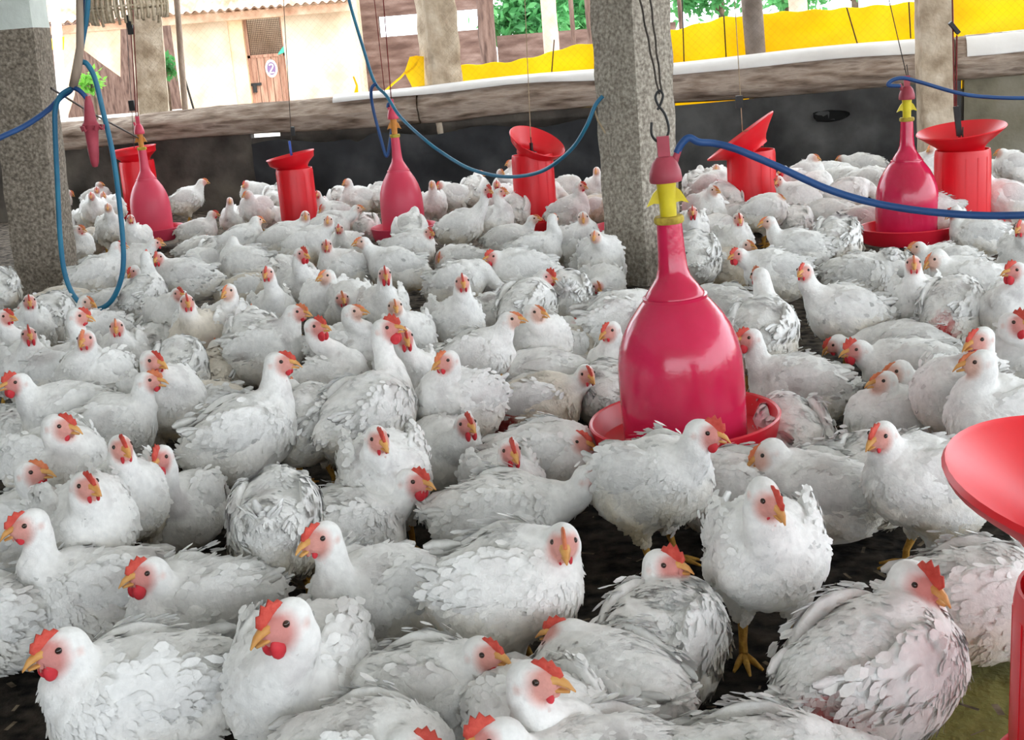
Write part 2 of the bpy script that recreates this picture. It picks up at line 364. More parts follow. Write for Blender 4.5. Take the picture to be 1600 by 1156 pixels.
mb.build('torn_hole', M['hole'], bs2)

def roll(name, px0, px1, seed, zoff=0.0):                   # rolled-up side curtain on the wall
    s0, s1 = s_of(px0), s_of(px1); mb = MB(); nu, nv = int((s1 - s0) * 16) + 4, 26
    def fn(u, v):
        s = s0 + (s1 - s0) * u; a = 2 * math.pi * v
        top = 0.725 + 0.09 * (s / SL) + 0.008 * math.sin(s * 3.1 + seed); bot = 0.515 + 0.035 * (s / SL) + 0.012 * math.sin(s * 2.3 + 1)
        cz, rz = (top + bot) / 2, (top - bot) / 2
        ca, sa = math.cos(a), math.sin(a)
        r = 1 + 0.07 * math.sin(5 * a + 1.3 * math.sin(s * 1.9) + seed) + 0.05 * vnoise(s * 9, a * 3, 1, seed) + 0.035 * math.sin(11 * a + s * 2.2)
        return WP(s, cz + rz * sa * min(r, 1.08), -0.03 + 0.085 * ca * r)
    mb.grid(fn, nu, nv)
    e = len(mb.v) - (nv + 1)
    mb.f += [tuple(range(nv)), tuple(e + i for i in range(nv))]
    return mb.build(name, M['sacking'], smooth=True)
tag(roll('rolled_curtain', -60, 666, 0.4), 'rolled brown sackcloth curtain lying on the back wall left of the middle pillar', 'curtain roll')
tag(roll('rolled_curtain', 668, 985, 1.7), 'rolled brown sackcloth curtain between the middle pillar and the central pillar', 'curtain roll')
tag(roll('rolled_curtain', 987, 1488, 2.9), 'rolled brown sackcloth curtain below the widest stretch of yellow tarpaulin', 'curtain roll')
tag(roll('rolled_curtain', 1490, 2500, 3.3), 'rolled brown sackcloth curtain behind the upright feeder at the frame edge', 'curtain roll')
def lit_top(px0, px1, seed, drop):  # thin white strip that paints in the lit top of the roll
    s0, s1 = s_of(px0), s_of(px1); mb = MB()
    def fn(k):
        def g(u, v):
            s = s0 + (s1 - s0) * u; top = 0.725 + 0.09 * (s / SL) + 0.008 * math.sin(s * 3.1)
            d = drop(s) * (1 + 0.25 * math.sin(s * 4 + seed) * math.sin(s * 1.7))
            a = R(150) - v * R(150)
            x = -0.03 + 0.098 * math.cos(a) + 0.004 * k; z = top - 0.085 + 0.100 * math.sin(a) + 0.004 * k
            if v > 0.55: z -= d * (v - 0.55) / 0.45
            return WP(s, z, x + 0.006 * vnoise(s * 14, v * 5, 0, seed))
        return g
    mb.grid(fn(0), int((s1 - s0) * 18), 12); mb.grid(fn(1), int((s1 - s0) * 18), 12)
    return mb.build('lit_top_white', M['lit_top_and_post'], smooth=True)
tag(lit_top(540, 1480, 1, lambda s: -0.055 + 0.055 * min(1, max(0, s / SL - .25))), 'long white strip painting the lit top of the rolled curtain under the yellow tarpaulin', 'cloth')
tag(lit_top(1506, 2500, 2, lambda s: 0.03), 'white strip painting the lit curtain roll top at the right end of the wall', 'cloth')

# yellow tarpaulin hung just outside
tp = [(700, 104), (760, 99), (800, 96), (850, 85), (890, 72), (935, 66), (990, 55), (1060, 45), (1130, 27), (1200, 20), (1300, 14), (1400, 6), (1455, 0), (1510, -6), (1600, -16), (1760, -30), (2100, -55), (2500, -85)]
def tarp():
    mb = MB(); OFF = -0.32
    P = [PW(x, y, OFF) for x, y in tp]; S = [(p - WA).dot(WD) for p in P]; Z = [p.z for p in P]
    def fn(k):
        def g(u, v):
            s = S[0] + (S[-1] - S[0]) * u; zt = float(np.interp(s, S, Z)); zb = 0.40
            z = zb + (zt - zb) * v
            return WP(s, z + 0.006 * math.sin(s * 31) * v, OFF + k + 0.020 * vnoise(s * 3.5, z * 6 - s * 2.2, 0, 2) + 0.012 * math.sin(z * 26 - s * 5.5))
        return g
    mb.grid(fn(0), 210, 18); mb.grid(fn(0.003), 210, 18)
    return mb.build('yellow_tarpaulin', M['yellow'], smooth=True)
tag(tarp(), 'bright yellow tarpaulin stretched along the outside of the back wall', 'tarpaulin')
def poly_sheet(name, pts, off, mat, thick=0.004, amp=0.01):
    k = len(pts); Vf = [PW(x, y, off + amp * math.sin(x * .2 + y * .13)) for x, y in pts]; Vb = [v - WN * thick for v in Vf]
    mb = MB(); mb.add(Vf + Vb, [tuple(range(k)), tuple(range(2 * k - 1, k - 1, -1))] + [(i, k + i, k + (i + 1) % k, (i + 1) % k) for i in range(k)])
    return mb.build(name, mat)
o = poly_sheet('tarpaulin_scrap', [(640, 89), (650, 87), (662, 88), (664, 152), (650, 151), (641, 130), (632, 113)], -0.12, M['yellow'])
tag(o, 'torn end of yellow tarpaulin tied beside the middle pillar', 'tarpaulin')
mb = MB(); mb.tube([PW(x, y, -0.11) for x, y in smooth_path([(634, 112, 0), (624, 121, 0), (612, 132, 0), (598, 145, 0), (588, 158, 0)], 4) for x, y in [(x, y)]] if False else [PW(x, y, -0.11) for x, y in ((634, 112), (626, 121), (615, 130), (600, 144), (588, 158))], 0.008, 6)
mb.tube([PW(x, y, -0.11) for x, y in ((652, 97), (646, 106), (634, 114))], 0.007, 6)
tie = mb.build('twisted_tie', M['yellow'], o)
o = poly_sheet('tarpaulin_scrap', [(545, 166), (552, 150), (556, 134), (551, 120), (553, 119), (559, 133), (560, 148), (566, 156), (576, 150), (588, 150), (600, 150), (618, 146), (640, 143), (650, 150), (640, 158), (600, 162), (570, 165)], -0.10, M['yellow'])
tag(o, 'crumpled yellow tarpaulin scrap lying on the curtain roll by the building corner', 'tarpaulin')

# wire netting above the wall
mb = MB()
s0, s1 = s_of(-40), s_of(2500); zb, zt = 0.70, 2.5; sp = 0.05
L = zt - zb
k = s0 - L
while k < s1:
    for sg in (1, -1):
        a, b = (k, k + L) if sg > 0 else (k + L, k)
        za, zb_ = zb, zt
        def clip(sA, zA, sB, zB):
            t0, t1 = 0.0, 1.0
            for lim, side in ((s0, 1), (s1, -1)):
                if (sA - lim) * side < 0 and (sB - lim) * side < 0: return None
                if (sA - lim) * side < 0: t0 = max(t0, (lim - sA) / (sB - sA))
                if (sB - lim) * side < 0: t1 = min(t1, (lim - sA) / (sB - sA))
            return [(sA + (sB - sA) * t, zA + (zB - zA) * t) for t in (t0, t1)] if t0 < t1 else None
        c = clip(a, za, b, zb_)
        if c:
            p, q = WP(c[0][0], c[0][1], -0.095), WP(c[1][0], c[1][1], -0.095)
            n = len(mb.v); w = 0.00028
            mb.v += [tuple(p - WD * w), tuple(p + WD * w), tuple(q + WD * w), tuple(q - WD * w)]; mb.f.append((n, n + 1, n + 2, n + 3))
    k += sp
o = mb.build('wire_netting', M['wire'])
tag(o, 'fine wire netting stretched between the pillars above the back wall', 'netting', kind='stuff')

# ---------------------------------------------------------------- pillars
def pillar(name, cpx, cpy, top, w, rot, mat, label, seed, rough=0.006, extra=None, zextra=None):
    base = G(cpx, cpy); az = math.atan2(base.x, base.y)
    tpt = PY(top[0], top[1], base.y)
    slope = (tpt - base) / (tpt.z - base.z)
    # front corner at the origin; left face turned by rot away from the sight line
    aL = R(rot) - az
    eL = Vector((-math.cos(aL), math.sin(aL), 0)) ; eR = Vector((math.sin(aL), math.cos(aL), 0))
    if rot == 0: eR = Vector((0, 1, 0))
    mb = MB(); nz = 60; m_ = 6
    ring = []
    for i in range(m_): ring.append(eL * (w * i / m_))
    for i in range(m_): ring.append(eL * w + eR * (w * i / m_))
    for i in range(m_): ring.append(eL * w * (1 - i / m_) + eR * w)
    for i in range(m_): ring.append(eR * w * (1 - i / m_))
    c = (eL + eR) * w / 2
    V = []
    for j in range(nz + 1):
        z = -0.05 + 2.93 * j / nz
        for q in ring:
            r = (q - c); rr = r.length; ch = 1 - 0.06 * max(0, rr / (w * .7071) - .85) / .15
            nz_ = vnoise(q.x * 30 + seed, q.y * 30, z * 9, seed) * rough + vnoise(q.x * 80, q.y * 80 + seed, z * 40, seed * 2) * rough * .6
            p = base + slope * z + c + r * ch * (1 + nz_ / rr); V.append((p.x, p.y, z))
    n = len(ring)
    mb.add(V, [(j * n + i, j * n + (i + 1) % n, (j + 1) * n + (i + 1) % n, (j + 1) * n + i) for j in range(nz) for i in range(n)] + [tuple(nz * n + i for i in range(n))])
    o = mb.build(name, mat, smooth=True, sharp=50)
    if extra:
        o.data.materials.append(extra)
        for f in o.data.polygons:
            if f.center.z > zextra: f.material_index = 1
    structure(o, label); return o
# eL runs to the left-rear, eR to the right-rear of the front corner
pillar('pillar', 1012, 446, (987, 0), 0.245, 55, M['granite'], 'rough granite pillar in the middle of the shed', 1.0)
pillar('pillar', 25, 470, (-36, 0), 0.245, 70, M['granite_brown'], 'wide granite pillar at the left, paler near the top', 2.0, extra=M['pale_top'], zextra=1.28)
pillar('pillar', 229, 322, (200, 0), 0.235, 60, M['stone_pale'], 'pale plastered pillar behind the left-hand drinker', 3.0)
pillar('pillar', 693, 306, (663, 0), 0.235, 66, M['stone_pale'], 'pale rough pillar standing against the back wall', 4.0, rough=0.010)
pillar('pillar', 1495, 282, (1491, 0), 0.195, 25, M['stone_pale'], 'narrow pale pillar behind the upright right-hand feeder', 5.0)

# ---------------------------------------------------------------- drinkers
def drinker(px, py, zr, k, kz, mat, vmat, label, turn=0.0, lean=0.0):
    p = G(px, py, zr); root = empty('bell_drinker', (p.x, p.y, 0)); tag(root, label, 'drinker', 'red bell drinkers hanging among the hens')
    T = Matrix.Translation((p.x, p.y, zr)) @ Matrix.Rotation(lean, 4, 'Y') @ Matrix.Diagonal((k, k, kz, 1))
    mb = MB(); mb.lathe([(.0, -.055), (.139, -.05), (.139, -.02), (.141, .05), (.1405, .10), (.1385, .14), (.132, .175), (.120, .207), (.102, .238), (.080, .266), (.0715, .276), (.0715, .283), (.066, .2835), (.0655, .288), (.052, .306), (.038, .326), (.033, .345), (.030, .38), (.0275, .446), (.0, .446)], 48, T)
    mb.build('bell', mat, root, smooth=True, sharp=40)
    mb = MB(); mb.lathe([(.0, -.052), (.15, -.05), (.190, -.042), (.204, -.012), (.2085, .002), (.2135, .005), (.2165, .001), (.2135, -.008), (.205, -.045), (.195, -.062), (.165, -.07), (.0, -.07)], 56, T)
    mb.build('tray', mat if mat is not M['crimson'] else M['red_tray'], root, smooth=True, sharp=40)
    mb = MB(); mb.lathe([(.0, .444), (.030, .444), (.033, .448), (.033, .456), (.030, .460), (.0, .460)], 24, T); mb.build('collar', M['ring'], root, smooth=True, sharp=40)
    mb = MB(); mb.lathe([(.0, .458), (.018, .46), (.019, .50), (.022, .535), (.0, .537)], 20, T)
    for sx in (-1, 1):
        mb.add([T @ Vector(q) for q in ((sx * .016, -.003, .525), (sx * .030, -.003, .512), (sx * .046, -.003, .484), (sx * .030, -.003, .490), (sx * .017, -.003, .488),
                                        (sx * .016, .003, .525), (sx * .030, .003, .512), (sx * .046, .003, .484), (sx * .030, .003, .490), (sx * .017, .003, .488))],
               [(0, 1, 2, 3, 4), (9, 8, 7, 6, 5), (0, 5, 6, 1), (1, 6, 7, 2), (2, 7, 8, 3), (3, 8, 9, 4)])
    mb.build('valve', vmat, root, smooth=True, sharp=40)
    mb = MB(); mb.lathe([(.0, .532), (.034, .534), (.036, .540), (.034, .556), (.027, .576), (.017, .588), (.0, .590)], 24, T)
    a = T @ Vector((.016 * math.cos(turn), .016 * math.sin(turn), .562)); b = T @ Vector((.033 * math.cos(turn), .033 * math.sin(turn), .600))
    mb.tube([a, b], [.0085 * k, .0075 * k], 10)
    mb.obox(T @ Vector((0, 0, .583)), T @ Vector((0, 0, .632)), .026 * k, .011 * k, Vector((0, 1, 0)))
    mb.build('cap', M['mauve'] if mat is M['crimson'] else mat, root, smooth=True, sharp=40)
    top = T @ Vector((0, 0, .628))
    return root, b, top
M['red_tray'] = noise_mat('red_tray_plastic', [(0.60, 0.010, 0.025), (0.70, 0.014, 0.04)], scale=6, rough=0.33, spec=0.5)
d1, sp1, top1 = drinker(1069, 652, 0.19, 1.0, 1.0, M['crimson'], M['valve'], 'largest crimson bell drinker with yellow valve, in front of the central pillar', turn=R(5), lean=R(-1.7))
d2, sp2, top2 = drinker(1417, 353, 0.12, 0.95, 1.02, M['crimson'], M['valve'], 'crimson bell drinker with yellow valve beside the upright right-hand feeder', turn=R(185))
d3, sp3, top3 = drinker(631, 353, 0.12, 0.82, 1.06, M['faded'], M['orange_valve'], 'faded pink bell drinker left of the middle pillar', turn=R(150))
d4, sp4, top4 = drinker(240, 356, 0.12, 0.83, 1.04, M['faded'], M['orange_valve'], 'faded pink bell drinker in front of the leftmost red feeder', turn=R(160))
d5, sp5, top5 = drinker(985, 352, 0.12, 0.88, 1.0, M['faded'], M['orange_valve'], 'pink bell drinker mostly hidden behind the central pillar', turn=R(200))
# hook and twin wires of the front drinker
mb = MB(); t = top1
pts = smooth_path([(-.022, 0, .035), (-.023, 0, .010), (-.012, 0, -.006), (.004, 0, -.004), (.014, 0, .016), (.008, 0, .048), (-.006, 0, .070), (-.011, 0, .088), (-.002, 0, .100), (.005, 0, .090), (.000, 0, .074), (-.008, 0, .060)], 6)
mb.tube([t + p for p in pts], .0028, 8); mb.build('hook', M['black'], d1, smooth=True)
mb = MB()
for e, px in ((-.003, 1000), (.003, 1016)):
    q = PY(px, 0, t.y); dirv = (q - (t + Vector((e, 0, .09)))); dirv /= dirv.z
    a = t + Vector((e, 0, .092)); b = a + dirv * (2.85 - a.z); n = 160
    mb.tube([a + (b - a) * (i / n) + Vector((math.cos(i * 1.3), math.sin(i * 1.3), 0)) * .0009 for i in range(n + 1)], .0021, 5)
mb.build('hanging_wires', M['wire'], d1)
def line(mb, a, px_top, r, n=5, ytop=0):
    q = PY(px_top, ytop, a.y); dv = q - a; dv /= dv.z
    mb.tube([a, a + dv * (2.85 - a.z)], r, n)
mb = MB(); line(mb, top2, 1389, .0022); mb.tube([top2 + Vector((-.012, 0, .03)), top2 + Vector((0, 0, .05)), top2 + Vector((.006, 0, 0))], .0022, 5); mb.build('hanging_cord', M['wire'], d2)
mb = MB(); line(mb, top3, 599, .0030); line(mb, top3 + Vector((-.03, 0, .03)), 585, .0022); mb.build('hanging_cord', M['maroon'], d3)
mb = MB(); line(mb, top4 + Vector((-.006, 0, 0)), 202, .0032); line(mb, top4 + Vector((.006, 0, 0)), 207, .0032); mb.build('hanging_cord', M['maroon'], d4)
mb = MB(); q = PY(203, 40, top4.y); mb.box(q + Vector((-.016, -.01, -.05)), q + Vector((.016, .01, .06)))
q = PY(206, 165, top4.y); mb.box(q + Vector((-.016, -.01, -.03)), q + Vector((.016, .01, .03))); mb.build('cord_clip', M['black'], d4)
mb = MB(); line(mb, top5, 960, .0022); mb.build('hanging_cord', M['wire'], d5)

# ---------------------------------------------------------------- feeders
def feeder(px, py, z, k, label, tilt=(0, 0), rim=0.188, pan=0.17, hgt=0.32, fdep=1.0):
    p = G(px, py, z); z0 = z - 0.03; root = empty('tube_feeder', (p.x, p.y, 0)); tag(root, label, 'feeder', 'red tube feeders hanging among the hens')
    T = Matrix.Translation((p.x, p.y, z0)) @ Matrix.Diagonal((k, k, k, 1))
    mb = MB(); N = 44
    prof = [(.112, 0.0), (.1235, .012), (.124, .05), (.1225, hgt - .02), (.119, hgt), (.115, hgt), (.113, .0)]
    mb.lathe(prof, N, T, closed=True)
    for j in range(14):                                       # pressed ribs of the tube
        a = 2 * math.pi * j / 14; c_, s_ = math.cos(a), math.sin(a)
        mb.obox(T @ Vector((.1225 * c_, .1225 * s_, .03)), T @ Vector((.1215 * c_, .1215 * s_, hgt - .03)), .006 * k, .004 * k, Vector((c_, s_, 0)))
    mb.build('tube', M['red'], root, smooth=True, sharp=40)
    top = T @ Vector((0, 0, hgt))
    Tf = Matrix.Translation(top + Vector((0, 0, -.004))) @ Matrix.Rotation(tilt[0], 4, 'Y') @ Matrix.Rotation(tilt[1], 4, 'X') @ Matrix.Diagonal((k, k, k * fdep, 1))
    mb = MB(); mb.lathe([(.088, -.008), (.092, .010), (.105, .030), (.145, .062), (rim, .094), (rim + .005, .098), (rim + .008, .093), (rim + .002, .086), (.150, .055), (.110, .024), (.096, .006), (.093, -.008)], 52, Tf, closed=True)
    for j in range(3):
        a = 2 * math.pi * j / 3 + .5; mb.box(Tf @ Vector((.086 * math.cos(a) - .01, .086 * math.sin(a) - .01, -.02)), Tf @ Vector((.086 * math.cos(a) + .01, .086 * math.sin(a) + .01, .008)))
    mb.build('funnel', M['red'], root, smooth=True, sharp=40)
    if pan:
        mb = MB(); mb.lathe([(.0, -.055), (pan - .02, -.055), (pan, -.045), (pan + .012, .005), (pan + .015, .008), (pan + .017, .003), (pan + .006, -.05), (pan - .015, -.063), (.0, -.063)], 44, T)
        for j in range(4):
            a = 2 * math.pi * j / 4; mb.obox(T @ Vector((.11 * math.cos(a), .11 * math.sin(a), .004)), T @ Vector(((pan - .03) * math.cos(a), (pan - .03) * math.sin(a), -.052)), .008 * k, .008 * k)
        mb.build('pan', M['red'], root, smooth=True, sharp=40)
    mb = MB(); mb.tube([T @ Vector((-.114, 0, hgt - .03)), T @ Vector((.114, 0, hgt - .03))], .004, 6)
    bar = T @ Vector((0, 0, hgt - .03)); mb.tube([bar, bar + Vector((0, 0, .13 * k))], .003, 6); mb.build('hanger', M['wire'], root)
    return root, bar + Vector((0, 0, .13 * k))
f1, t1 = feeder(223, 318, 0.13, 0.98, 'red tube feeder behind the left-hand drinker, in front of the plastered pillar', (R(-4), 0), rim=0.150, hgt=.335)
f2, t2 = feeder(470, 352, 0.10, 0.86, 'narrow red tube feeder standing upright before the black sheet, blue rod above', (R(-9), 0), rim=0.155, pan=None, hgt=.415)
f3, t3 = feeder(838, 334, 0.13, 0.90, 'red tube feeder whose open funnel tips to the right below the blue hose', (R(24), R(20)), rim=0.165, hgt=.385)
f4, t4 = feeder(1176, 322, 0.12, 1.0, 'red tube feeder whose funnel tips steeply left, right of the central pillar', (R(-33), R(-8)), rim=0.195, hgt=.315)
f5, t5 = feeder(1503, 338, 0.12, 0.98, 'upright red tube feeder beside the narrow pillar, black hook in its funnel', (R(-6), R(4)), rim=0.188, hgt=.335)
pF = G(1766, 812, 0.43); q6 = pix((pF.x, pF.y, 0.10))
f6, t6 = feeder(q6[0], q6[1], 0.10, 1.06, 'large red tube feeder cut off by the frame edge in front', (R(7), R(5)), rim=0.218, pan=0.13, hgt=.25, fdep=1.4)
mb = MB(); line(mb, t2, 443, .0022); mb.build('hanging_cord', M['wire'], f2)
mb = MB(); a = t2 + Vector((-.004, 0, .0)); mb.tube([a + Vector((0, 0, -.06)), a + Vector((-.004, 0, .07))], .007, 8); mb.build('blue_rod', M['blue_rod'], f2, smooth=True)
mb = MB(); q = PY(458, 205, t2.y); mb.box(q + Vector((-.01, -.008, -.025)), q + Vector((.01, .008, .025))); mb.build('cord_clip', M['black'], f2)
mb = MB(); line(mb, t3, 820, .0022); mb.build('hanging_cord', M['cord'], f3)
mb = MB(); mb.tube([t3 + Vector((0, 0, -.13)), t3 + Vector((0, 0, -.03))], .009, 8); mb.build('hook', M['black'], f3)
a4 = PY(1160, 205, t4.y); mb = MB(); mb.tube([t4, a4], .003, 6); line(mb, a4, 1148, .0024); mb.build('hanging_cord', M['cord'], f4)
mb = MB(); q = PY(1155, 159, t4.y); mb.box(q + Vector((-.018, -.01, -.03)), q + Vector((.018, .01, .03))); mb.build('cord_clip', M['black'], f4)
mb = MB(); q0, q1 = PY(1499, 212, t5.y), PY(1494, 166, t5.y)
mb.obox(q0, q1, .024, .012, Vector((0, 1, 0))); mb.build('hook', M['black'], f5)
mb = MB(); mb.tube([q0, t5 + Vector((0, 0, -.1))], .006, 6); mb.tube([q1, PY(1495, 55, t5.y + .02)], .0035, 6); line(mb, q1 + Vector((-.008, 0, 0)), 1488, .0035); mb.build('hanging_cord', M['maroon'], f5)
mb = MB(); mb.obox(PY(1484, 35, t5.y), PY(1498, 52, t5.y), .022, .016); mb.build('cord_knot', M['black'], f5)
mb = MB(); line(mb, t1, 195, .0022); mb.build('hanging_cord', M['wire'], f1)
mb = MB(); mb.tube([t6, Vector((t6.x, t6.y, 2.85))], .0022, 5); mb.build('hanging_cord', M['wire'], f6)

# ---------------------------------------------------------------- hoses
def hose(pts, r, mat, label, n=10):                          # pts: (px, py, y-depth)
    mb = MB(); mb.tube(smooth_path([PY(x, y, Y) for x, y, Y in pts], n), r, 10)
    o = mb.build('hose', mat, smooth=True); tag(o, label, 'hose', 'blue water hoses of the drinkers'); return o
Y1 = sp1.y
P_ = pix(sp1)
hose([(P_[0] - 3, P_[1] + 6, Y1), (P_[0] + 4, P_[1] - 8, Y1), (P_[0] + 16, P_[1] - 18, Y1), (1092, 222, Y1), (1116, 224, Y1 + .01), (1150, 233, Y1), (1210, 258, Y1), (1300, 298, Y1 - .02), (1390, 322, Y1 - .05), (1500, 335, Y1 - .1), (1600, 336, Y1 - .15), (1720, 326, Y1 - .2), (2000, 270, Y1 - .3), (2350, 120, Y1 - .4), (2500, -200, Y1 - .4), (2530, -700, Y1 - .4)], .0082, M['hose'], 'thick dark blue hose sagging rightwards from the largest front drinker')
Y2 = sp2.y; P_ = pix(sp2)
hose([(P_[0] + 1, P_[1] + 3, Y2), (1388, 133, Y2), (1395, 125, Y2), (1412, 122, Y2), (1440, 129, Y2), (1500, 146, Y2), (1550, 152, Y2), (1610, 153, Y2), (1720, 150, Y2), (1900, 120, Y2), (2050, 30, Y2), (2100, -120, Y2), (2110, -300, Y2)], .0085, M['hose'], 'dark blue hose leaving the drinker beside the upright right-hand feeder')
Y3 = sp3.y
hose([(540, -25, Y3), (548, 10, Y3), (566, 70, Y3), (585, 128, Y3), (604, 150, Y3 - .1), (625, 182, Y3 - .2), (660, 215, Y3 - .4), (690, 238, Y3 - .5), (735, 264, Y3 - .7), (790, 276, Y3 - .9), (845, 268, Y3 - 1.1), (890, 236, Y3 - 1.3), (915, 200, Y3 - 1.45), (930, 165, 5.42), (942, 150, 5.42)], .0085, M['hose_teal'], 'teal hose sagging across from the ceiling to the central pillar')
P_ = pix(sp3)
hose([(588, 130, Y3 - .02), (580, 140, Y3 - .02), (583, 170, Y3), (596, 220, Y3), (604, 244, Y3), (609, 225, Y3), (613, 195, Y3), (616, 176, Y3), (P_[0] + 2, P_[1] - 3, Y3), (P_[0], P_[1] + 3, Y3)], .0085, M['hose'], 'dark blue hose looping down to the faded drinker left of the middle pillar')
YL = 4.80
hose([(-60, 243, YL - .3), (0, 215, YL - .2), (40, 196, YL - .1), (75, 172, YL), (95, 152, YL), (112, 138, YL), (122, 105, YL), (128, 60, YL), (133, 10, YL), (136, -40, YL)], .010, M['hose'], 'dark blue hose rising to the ceiling beside the wide left pillar')
hose([(112, 138, YL - .03), (96, 148, YL - .03), (87, 168, YL - .03), (86, 200, YL - .03), (90, 290, YL - .03), (94, 370, YL - .03), (102, 430, YL - .03), (120, 468, YL - .03), (148, 483, YL - .03), (172, 472, YL - .03), (188, 440, YL - .03), (193, 400, YL - .03), (188, 330, YL - .03), (176, 240, YL - .03), (160, 170, YL - .03), (148, 122, YL - .03), (136, 100, YL - .03), (126, 94, YL - .03), (128, 70, YL - .03), (136, 20, YL - .03), (139, -40, YL - .03)], .0095, M['hose_teal'], 'teal hose hanging in a long loop in front of the wide left pillar')
mb = MB(); mb.tube([PY(x, y, YL - .05) for x, y in ((124, -30), (125, 40), (125, 75), (120, 110), (114, 136))], [.012, .013, .014, .017, .015], 10)
tag(mb.build('binding_rope', M['bamboo'], smooth=True), 'brown rope binding the hoses together beside the left pillar', 'rope')
mb = MB(); mb.tube([PY(80, 138, YL + .1), PY(140, 175, 6.3), PY(P_[0] if False else 217, 216, top4.y)], .0045, 6)
tag(mb.build('cable', M['wire']), 'thin dark cable running from the left pillar to the left drinker', 'cable')
mb = MB(); mb.tube([PY(940, 152, 5.42), PY(928, 168, 5.42), PY(934, 188, 5.43), PY(950, 215, 5.44)], .004, 6)
tag(mb.build('tie_cord', M['cord']), 'pale frayed cord tying the teal hose to the central pillar', 'cord')
# spare drinker head hanging on a hose at the left
q = PY(137, 150, YL - .06); mm = 1 / 412
mb = MB(); mb.lathe([(.0, 0), (4 * mm, 0), (7 * mm, -16 * mm), (9 * mm, -34 * mm), (10 * mm, -38 * mm), (13 * mm, -42 * mm), (12.5 * mm, -48 * mm), (10 * mm, -52 * mm), (9 * mm, -66 * mm), (7.5 * mm, -86 * mm), (6 * mm, -98 * mm), (4 * mm, -104 * mm), (0, -105 * mm)], 20, Matrix.Translation(q) @ Matrix.Rotation(R(3), 4, 'Y'))
o = mb.build('drinker_head', M['mauve'], smooth=True, sharp=35); tag(o, 'small red drinker head without its bell, hanging beside the left pillar', 'drinker head')
mb = MB()
for j in range(6):
    a = j * math.pi / 3; c_, s_ = math.cos(a), math.sin(a)
    mb.tube([q + Vector((c_ * 10 * mm, s_ * 10 * mm, -46 * mm)), q + Vector((c_ * 16 * mm, s_ * 16 * mm, -50 * mm)), q + Vector((c_ * 17 * mm, s_ * 17 * mm, -43 * mm))], 2 * mm, 6)
mb.build('hook_ring', M['mauve'], o)
mb = MB(); mb.tube(smooth_path([PY(114, 137, YL - .05), PY(122, 140, YL - .06), PY(130, 147, YL - .06), PY(136, 155, YL - .06)], 5), .009, 8); mb.build('hose_end', M['hose'], o, smooth=True)

# cane basket hung from the roof
q = PY(198, 20, 5.0); root = empty('cane_basket', (q.x, q.y, q.z)); tag(root, 'ribbed cane basket hanging upside down above the plastered pillar', 'basket')
mb = MB(); Rb = 0.152
for j in range(40):
    a = 2 * math.pi * j / 40; c_, s_ = math.cos(a), math.sin(a); jit = rnd.uniform(-.012, .012)
    mb.tube([q + Vector((c_ * Rb * r_, s_ * Rb * r_, z_)) for r_, z_ in ((.12, .175), (.45, .168), (.75, .135), (.93, .085), (1.0, .03), (.985, -.012 + jit), (.95, -.03 + jit))], .0055, 6)
o = mb.build('ribs', M['cane'], root, smooth=True); o['kind'] = 'stuff'
mb = MB()
for r_, z_ in ((.60, .152), (.94, .08), (1.0, .02)):
    mb.tube([q + Vector((math.cos(i * math.pi / 24) * Rb * r_ * .98, math.sin(i * math.pi / 24) * Rb * r_ * .98, z_)) for i in range(49)], .004, 6)
mb.build('hoop', M['cane'], root, smooth=True)
mb = MB(); mb.tube([q + Vector((0, 0, .17)), Vector((q.x, q.y, 2.85))], .004, 6); mb.build('hanging_cord', M['cord'], root)

# ties on the tarpaulin, poles outside the netting
for a, b, lb in (((866, 62), (861, 126), 'first'), ((1066, 0), (1069, 103), 'second'), ((1131, 25), (1135, 97), 'third'), ((1323, 12), (1341, 73), 'fourth'), ((1420, 3), (1423, 60), 'fifth')):
    mb = MB(); mb.tube([PW(*a, -0.27), PW(*b, -0.27)], .0045, 6)
    tag(mb.build('tie_cord', M['wire']), '%s dark tie cord from the left across the yellow tarpaulin' % lb, 'cord', 'dark cords across the yellow tarpaulin')
def post(x0, x1, ytop, ybot, Y, mat, label, depth=None, cat='post', name='yard_post'):
    a0, a1 = PY(x0, ytop, Y), PY(x1, ytop, Y); w = (a1 - a0).length; c0 = (a0 + a1) / 2
    b = PY((x0 + x1) / 2 + (ybot - ytop) * 0.075, ybot, Y); mb = MB()
    lo = c0 + (b - c0) * ((-0.05 - c0.z) / (b.z - c0.z)); up = c0 + (c0 - b) * (1.2 / max(.2, (c0 - b).length))
    n = 10; pts = [lo + (up - lo) * (i / n) + Vector((rnd.uniform(-1, 1), 0, 0)) * w * .03 for i in range(n + 1)]
    mb.tube(pts, [w * .53 * rnd.uniform(.94, 1.06) for _ in pts], 12); tag(mb.build(name, mat, smooth=True), label, cat); 
post(1160, 1190, 0, 92, PW(1178, 60, -0.20).y, M['grey_post'], 'grey stone post in front of the yellow tarpaulin')
post(272, 281, 0, 180, 10.2, M['bamboo'], 'thin weathered bamboo pole leaning just outside the netting', name='bamboo_pole', cat='pole')
post(78, 92, 0, 190, 20, M['frame'] if False else M['lit_top_and_post'], 'pale slim post in the yard at the left')
post(744, 770, 0, 95, 20, M['dark_wood'], 'thick dark wooden post right of the shed openings')
post(845, 868, 0, 85, 18, M['pink_post'], 'pinkish stone post standing in front of the green tree')
post(888, 895, 0, 75, 20, M['dark_wood'], 'thin dark wooden post right of the pinkish post')
post(913, 927, 0, 72, 19, M['dark_wood'], 'dark wooden post just left of the central pillar')
post(1232, 1260, 0, 22, 20, M['pink_post'], 'pinkish post above the top edge of the yellow tarpaulin')
post(1058, 1064, 0, 50, 17, M['dark_wood'], 'thin dark post just right of the central pillar')
